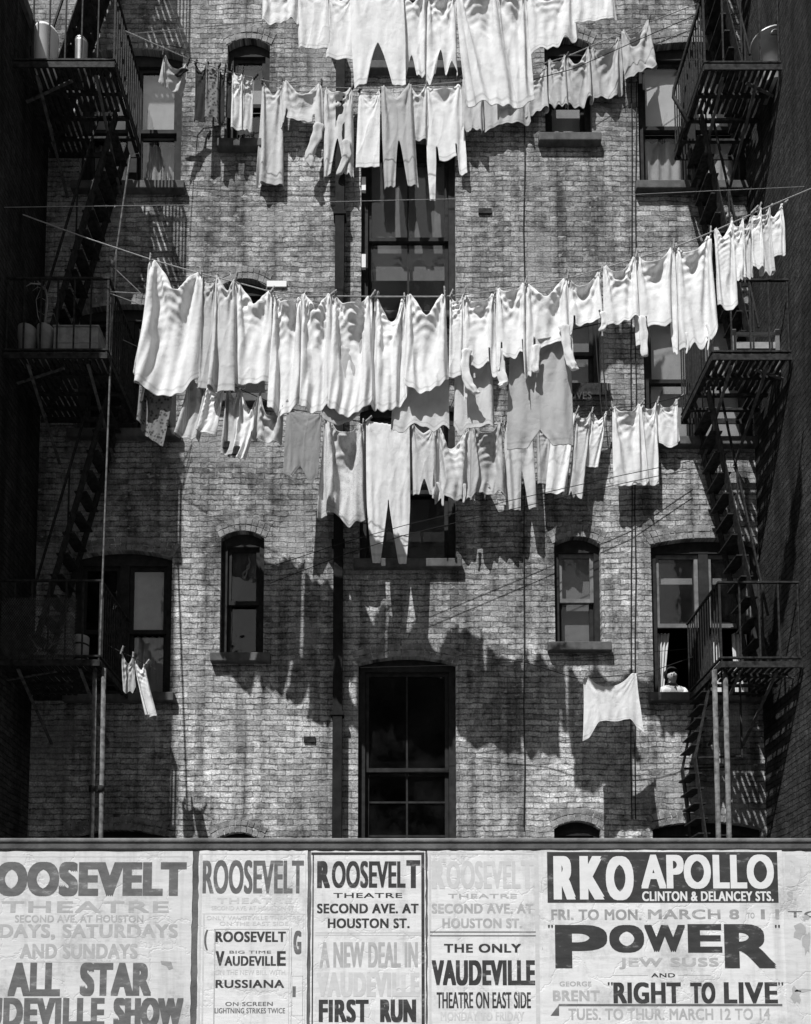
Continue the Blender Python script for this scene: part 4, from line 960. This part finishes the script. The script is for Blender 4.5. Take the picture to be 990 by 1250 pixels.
    def cons(i0, j0, di, dj, si, sj, k):
        # constraints between (i,j) and (i+di,j+dj), i from i0 step si
        I = np.arange(i0, R-di, si); J = np.arange(j0 if dj >= 0 else max(j0,-dj), C-max(dj,0), sj)
        A = (slice(None), slice(I[0], I[-1]+1, si), slice(J[0], J[-1]+1, sj)); B = (slice(None), slice(I[0]+di, I[-1]+di+1, si), slice(J[0]+dj, J[-1]+dj+1, sj))
        rest = np.linalg.norm(REST[A]-REST[B], axis=-1)
        wa, wb = IM[A], IM[B]; both = (ACT[A] & ACT[B]).astype(np.float32)*LINK(di,dj,A,B); sm = wa+wb; ok = both*(sm > 0)/np.maximum(sm,1)
        return A, B, rest, (k*ok*wa)[...,None], (k*ok*wb)[...,None], k
    CS = []
    for o_ in (0,1): CS.append(cons(o_,0,1,0,2,1,1.0))
    for o_ in (0,1): CS.append(cons(0,o_,0,1,1,2,1.0))
    for o_ in (0,1): CS.append(cons(o_,0,1,1,2,1,.35)); CS.append(cons(o_,1,1,-1,2,1,.35))
    BS = []
    for o_ in (0,1,2,3): BS.append(cons(0,o_,0,2,1,4,.06)); BS.append(cons(o_,0,2,0,4,1,.10))
    V = np.zeros_like(P); dt = 1/240.; NS = 620
    grav = np.array([0,0,-9.8],np.float32)
    vv = v[None,:,:,None].astype(np.float32)
    for st in range(NS):
        amp = 1.0 if st < NS*.7 else .9
        acc = grav+wind*(vv*.8+.2)
        Vp = V*(.985 if st < 300 else .96)+acc*dt
        Q = P+Vp*dt*IM[...,None]
        for lst in ((CS, BS) if st % 2 == 0 else (CS,)):
            for A,B,rest,wa,wb,k in lst:
                d = Q[B]-Q[A]; ln = np.sqrt((d*d).sum(-1))+1e-9
                e = ((ln-rest)/ln)
                if lst is BS: e = np.minimum(e, 0)
                d *= e[...,None]
                Q[A] += d*wa; Q[B] -= d*wb
        V = (Q-P)/dt; P = Q
    return P, FACE, REST
GP, GFACE, GREST = build_garments()
def upsample(a):
    # cubic (Catmull-Rom) doubling along both axes
    for ax in (0,1):
        a = np.moveaxis(a, ax, 0); n = a.shape[0]
        p = np.concatenate([2*a[:1]-a[1:2], a, 2*a[-1:]-a[-2:-1]])
        midp = (-p[:-3]+9*p[1:-2]+9*p[2:-1]-p[3:])/16
        o = np.empty((2*n-1,)+a.shape[1:], a.dtype); o[0::2] = a; o[1::2] = midp
        a = np.moveaxis(o, 0, ax)
    return a
def vnoise(x, z, seed):
    r_ = np.random.default_rng(seed); tb = r_.uniform(-1,1,(64,64))
    xi = np.floor(x).astype(int); zi = np.floor(z).astype(int); fx = x-xi; fz = z-zi
    fx = fx*fx*(3-2*fx); fz = fz*fz*(3-2*fz)
    g_ = lambda a,b: tb[a%64,b%64]
    return (g_(xi,zi)*(1-fx)+g_(xi+1,zi)*fx)*(1-fz)+(g_(xi,zi+1)*(1-fx)+g_(xi+1,zi+1)*fx)*fz
def folds(i, q, P, REST):
    r_ = np.random.default_rng(900+i)
    R2, C2 = P.shape[:2]; u = np.linspace(0,1,C2)[None,:]; v = np.linspace(0,1,R2)[:,None]
    z = REST[...,1]; L = z.max(); x = REST[...,0]-REST[:1,:1,0]; W_ = x[0].max()
    s = q['slack']; amp = .003+.015*min(1.,max(0,s-1)*1.6); amp *= min(1., W_/.35+.25)
    d = np.zeros((R2,C2))
    ease = np.clip(z/.05,0,1)
    for xx in (x, W_-x):
        rr = np.sqrt(xx*xx+z*z)+1e-6; th = np.arctan2(np.abs(xx), z)
        n = r_.uniform(9,13); ph = r_.uniform(0,6.28)
        d += amp*1.7*np.exp(-rr/(.42*L+.08))*vnoise(th*n*.55+ph+3, rr*1.4+5, i*3+int(ph*10))
    # swags between the pins
    sgv = .5*W_*math.sqrt(max(.02,.375*(s-1)))
    lam = r_.uniform(.07,.11)*min(1.3,max(.6,W_/.4)); S_ = z-sgv*.5*4*u*(1-u)*.9
    k = 4*u*(1-u)
    d += amp*1.25*k**1.3*np.exp(-np.maximum(z-sgv*k*.6,0)/(.05+.16*W_))*np.sin(6.283*(z+.45*W_*k*min(1,s-1+.15)*2)/lam+r_.uniform(0,6)+2.2*vnoise(u*2.5+0*v, z*5, i+11))*(.75+.5*vnoise(u*3+0*v, z*6+9, i+17))*np.clip((s-1)*5,.1,1)
    # long pleats towards the hem
    npl = max(1.5, W_/.13)*r_.uniform(.8,1.2)
    d += amp*.95*np.sin(6.283*(npl*u+.35*vnoise(v*3+0*u, u*2+0*v, i))+r_.uniform(0,6))*v**.8
    # crumple
    xz = REST[...,0]; d += .0055*vnoise(xz*7+7,z*1.8+3,i+50)+.0022*vnoise(xz*20+z*3,z*3,i+90)+.0005*vnoise(xz*45,z*28,i+130)-.005*(1-np.abs(vnoise(xz*7+z*1.5+2,z*1.8-xz*1.5,i+170)))**9-.0025*(1-np.abs(vnoise(xz*13-z*3,z*4+xz*3,i+210)))**9-.0008*(1-np.abs(vnoise(xz*24+z*5,z*14-xz*6,i+250)))**8
    P[...,1] += d*ease*1.0
    P[...,2] += .35*d*ease*(1-v)
    return P
PEGS = []
for i, q in enumerate(GAR):
    face = np.repeat(np.repeat(GFACE[i],2,0),2,1)
    P2 = folds(i, q, upsample(GP[i].astype(float)), upsample(GREST[i].astype(float)))
    # never smooth across a cut: vertices on the border of a removed strip keep their own side
    R2, C2 = P2.shape[:2]
    used = np.zeros((R2,C2),bool); used[:-1,:-1]|=face; used[1:,:-1]|=face; used[:-1,1:]|=face; used[1:,1:]|=face
    idx = -np.ones((R2,C2),int); idx[used] = np.arange(used.sum()); vs = P2[used].tolist()
    rr, cc = np.nonzero(face)
    fs = np.stack([idx[rr,cc],idx[rr+1,cc],idx[rr+1,cc+1],idx[rr,cc+1]],1).tolist()
    o = obj(q['name'], vs, fs, M[q['mat']], None, True)
    ur, uc = np.nonzero(used); vn_ = ur/(R2-1); un_ = uc/(C2-1)
    last_r = np.array([np.nonzero(used[:,c_])[0].max() if used[:,c_].any() else R2-1 for c_ in range(C2)]); vn_ = ur/np.maximum(1,last_r[uc])
    uvl = o.data.uv_layers.new(name='UVMap'); li = np.empty(len(o.data.loops), int); o.data.loops.foreach_get('vertex_index', li)
    uvl.data.foreach_set('uv', np.stack([un_[li], vn_[li]],1).astype(np.float32).ravel())
    m = o.modifiers.new('sub','SUBSURF'); m.levels = 1; m.render_levels = 1
    sol = o.modifiers.new('solid','SOLIDIFY'); sol.thickness = .003
    tag(o, q['label'], q['cat'])
    for cidx in (0, C_-1): PEGS.append((q['line'], Vector(GP[i,0,cidx].tolist())))
THING = {o['label']: o for o in COL.objects if o.type == 'MESH' and o.get('label')}
def limp(name, lab, pts, Y, rads, matk):
    par = [o for l, o in THING.items() if l.startswith(lab)][0]; r_ = random.Random(len(pts)*7+int(pts[0][0]))
    P0 = [pt(x,y,Y) for x,y in pts]; n = 5*(len(P0)-1)
    v, f = [], []; k = 14
    for a in range(n+1):
        t_ = a/n*(len(P0)-1); j = min(int(t_),len(P0)-2); c = P0[j].lerp(P0[j+1], t_-j); rd = np.interp(t_, range(len(rads)), rads)*Y/F
        tw_ = a*.10
        for b in range(k):
            an = 2*math.pi*b/k; w_ = .86*rd*(1+.30*math.sin(3*an+tw_*5+.8*math.sin(a*.9))+.20*math.sin(5*an-tw_*7)+.10*r_.uniform(-1,1))*(1+.14*math.sin(a*1.7))
            ex, ey = w_*math.cos(an), .42*w_*math.sin(an)
            v.append((c.x+ex, c.y+ey, c.z+.15*w_*math.sin(an+tw_)))
    for a in range(n):
        for b in range(k): f.append((a*k+b,a*k+(b+1)%k,(a+1)*k+(b+1)%k,(a+1)*k+b))
    f.append(tuple(range(k))[::-1]); f.append(tuple(n*k+b for b in range(k)))
    o = obj(name, v, f, M[matk], par, True); m_ = o.modifiers.new('sub','SUBSURF'); m_.render_levels = 1; m_.levels = 1
def sC(x): return WY-LINES['C']['s'](x)
limp('sleeve','white shirt with a twisted sleeve',[(570,425),(566,446),(573,468),(582,481)],sC(570)-.03,[7,6,7,6],'white')
limp('sleeve','white shirt left of the grey shirt',[(612,425),(610,447),(616,466),(613,472)],sC(612)-.03,[6,6,7,6],'white')
limp('sleeve','white shirt with long sleeve dangling',[(688,395),(690,418),(697,440),(702,452)],sC(690)-.04,[8,6,7,6],'white')
limp('sleeve','white shirt with long sleeve dangling',[(655,420),(653,440),(655,455)],sC(655)-.03,[6,5,5],'white')
limp('sleeve','small white shirt with ragged cuffs',[(736,380),(738,395),(735,404)],sC(736)-.03,[5,5,5],'white')
limp('sleeve','white shirt with one long sleeve',[(783,385),(785,410),(788,436)],sC(785)-.04,[6,6,5],'white')
limp('string','large white shirt with frayed strings',[(862,395),(866,408),(864,428)],sC(862)-.02,[1.6,1.4,1.2],'white')
limp('string','large white shirt with frayed strings',[(838,405),(840,420),(838,432)],sC(838)-.02,[2,1.8,1.2],'white')
limp('drawstring','largest white bloomers',[(177,455),(176,475),(173,490)],sC(176)-.03,[1.3,1.2,1.1],'white')
sD = lambda x: WY-LINES['D']['s'](x)
limp('string','white apron with a deep swag',[(534,588),(540,605),(541,618)],sD(536)-.02,[2.5,2.2,1.5],'off')
limp('string','white apron with a deep swag',[(567,590),(567,604),(566,614)],sD(566)-.02,[2.2,2,1.4],'off')
limp('string','greyer apron with a deep swag',[(580,588),(584,598),(582,603)],sD(580)-.02,[1.2,1.1,1],'mid')
limp('string','greyer apron with a deep swag',[(595,588),(600,598),(599,606)],sD(597)-.02,[1.2,1.1,1],'mid')
sB = lambda x: WY-LINES['B']['s'](x)
limp('sleeve','pale shirt with ragged cuffs',[(389,150),(385,170),(378,190),(382,205)],sB(388)-.05,[8,8,7,5],'off')
limp('sleeve','pale romper with two twisted legs',[(422,170),(423,190),(414,214)],sB(420)-.05,[6,6,5],'off')
limp('toe','pale stocking with dark toe',[(226,84),(214,94),(198,95)],sB(215)-.03,[6,6,4],'dark')
limp('toe','striped stocking with dark toe',[(277,538),(274,548)],WY-LINES['H']['s'](277)-.01,[5,5],'dark')
limp('toe','white stocking tapering',[(289,544),(286,556)],WY-LINES['H']['s'](290)-.01,[5,5],'dark')
# cloth thrown over the lower left fire escape rail end
# clothespins
mb = MB()
mb.bar((0,0,-.045),(.006,0,.055),.012,.014); mb.bar((.004,.014,-.045),(.012,.012,.055),.012,.014); mb.box((-.004,-.006,-.004),(.016,.02,.006))
pegp = {}
GRP = {'A':('wooden clothespin on the highest clothesline','clothespins on the highest line'),'B':('dark wooden clothespin gripping the upper clothesline','clothespins on the upper line'),'C':('wooden clothespin on the long line of bright white washing','clothespins on the long line'),'H':('wooden clothespin on the sloping line of bunched stockings','clothespins on the stocking line'),'D':('wooden clothespin on the lower clothesline with the long johns','clothespins on the lower line'),'F':('wooden clothespin on the hidden line behind the white washing','clothespins on the hidden line'),'I':('wooden clothespin on the short cord at the lower left','clothespins on the short cord'),'G':('wooden clothespin holding a corner of the lone rag','clothespins on the lone rag')}
last = {}
for ln, p_ in sorted(PEGS, key=lambda t: (t[0], t[1].x)):
    if ln in last and abs(last[ln]-p_.x) < .035: continue
    last[ln] = p_.x
    key = 'pegdark' if ln == 'B' else 'peg'
    if key not in pegp:
        o = mb.build('clothespin', M[key]); pegp[key] = o
    else:
        o = pegp[key].copy(); COL.objects.link(o)
    o.location = p_+Vector((0,-.012,-.03)); o.rotation_euler = (random.uniform(-.3,.1), random.uniform(-.15,.8), random.uniform(-.3,.3))
    tag(o, GRP[ln][0], 'clothespin', GRP[ln][1])
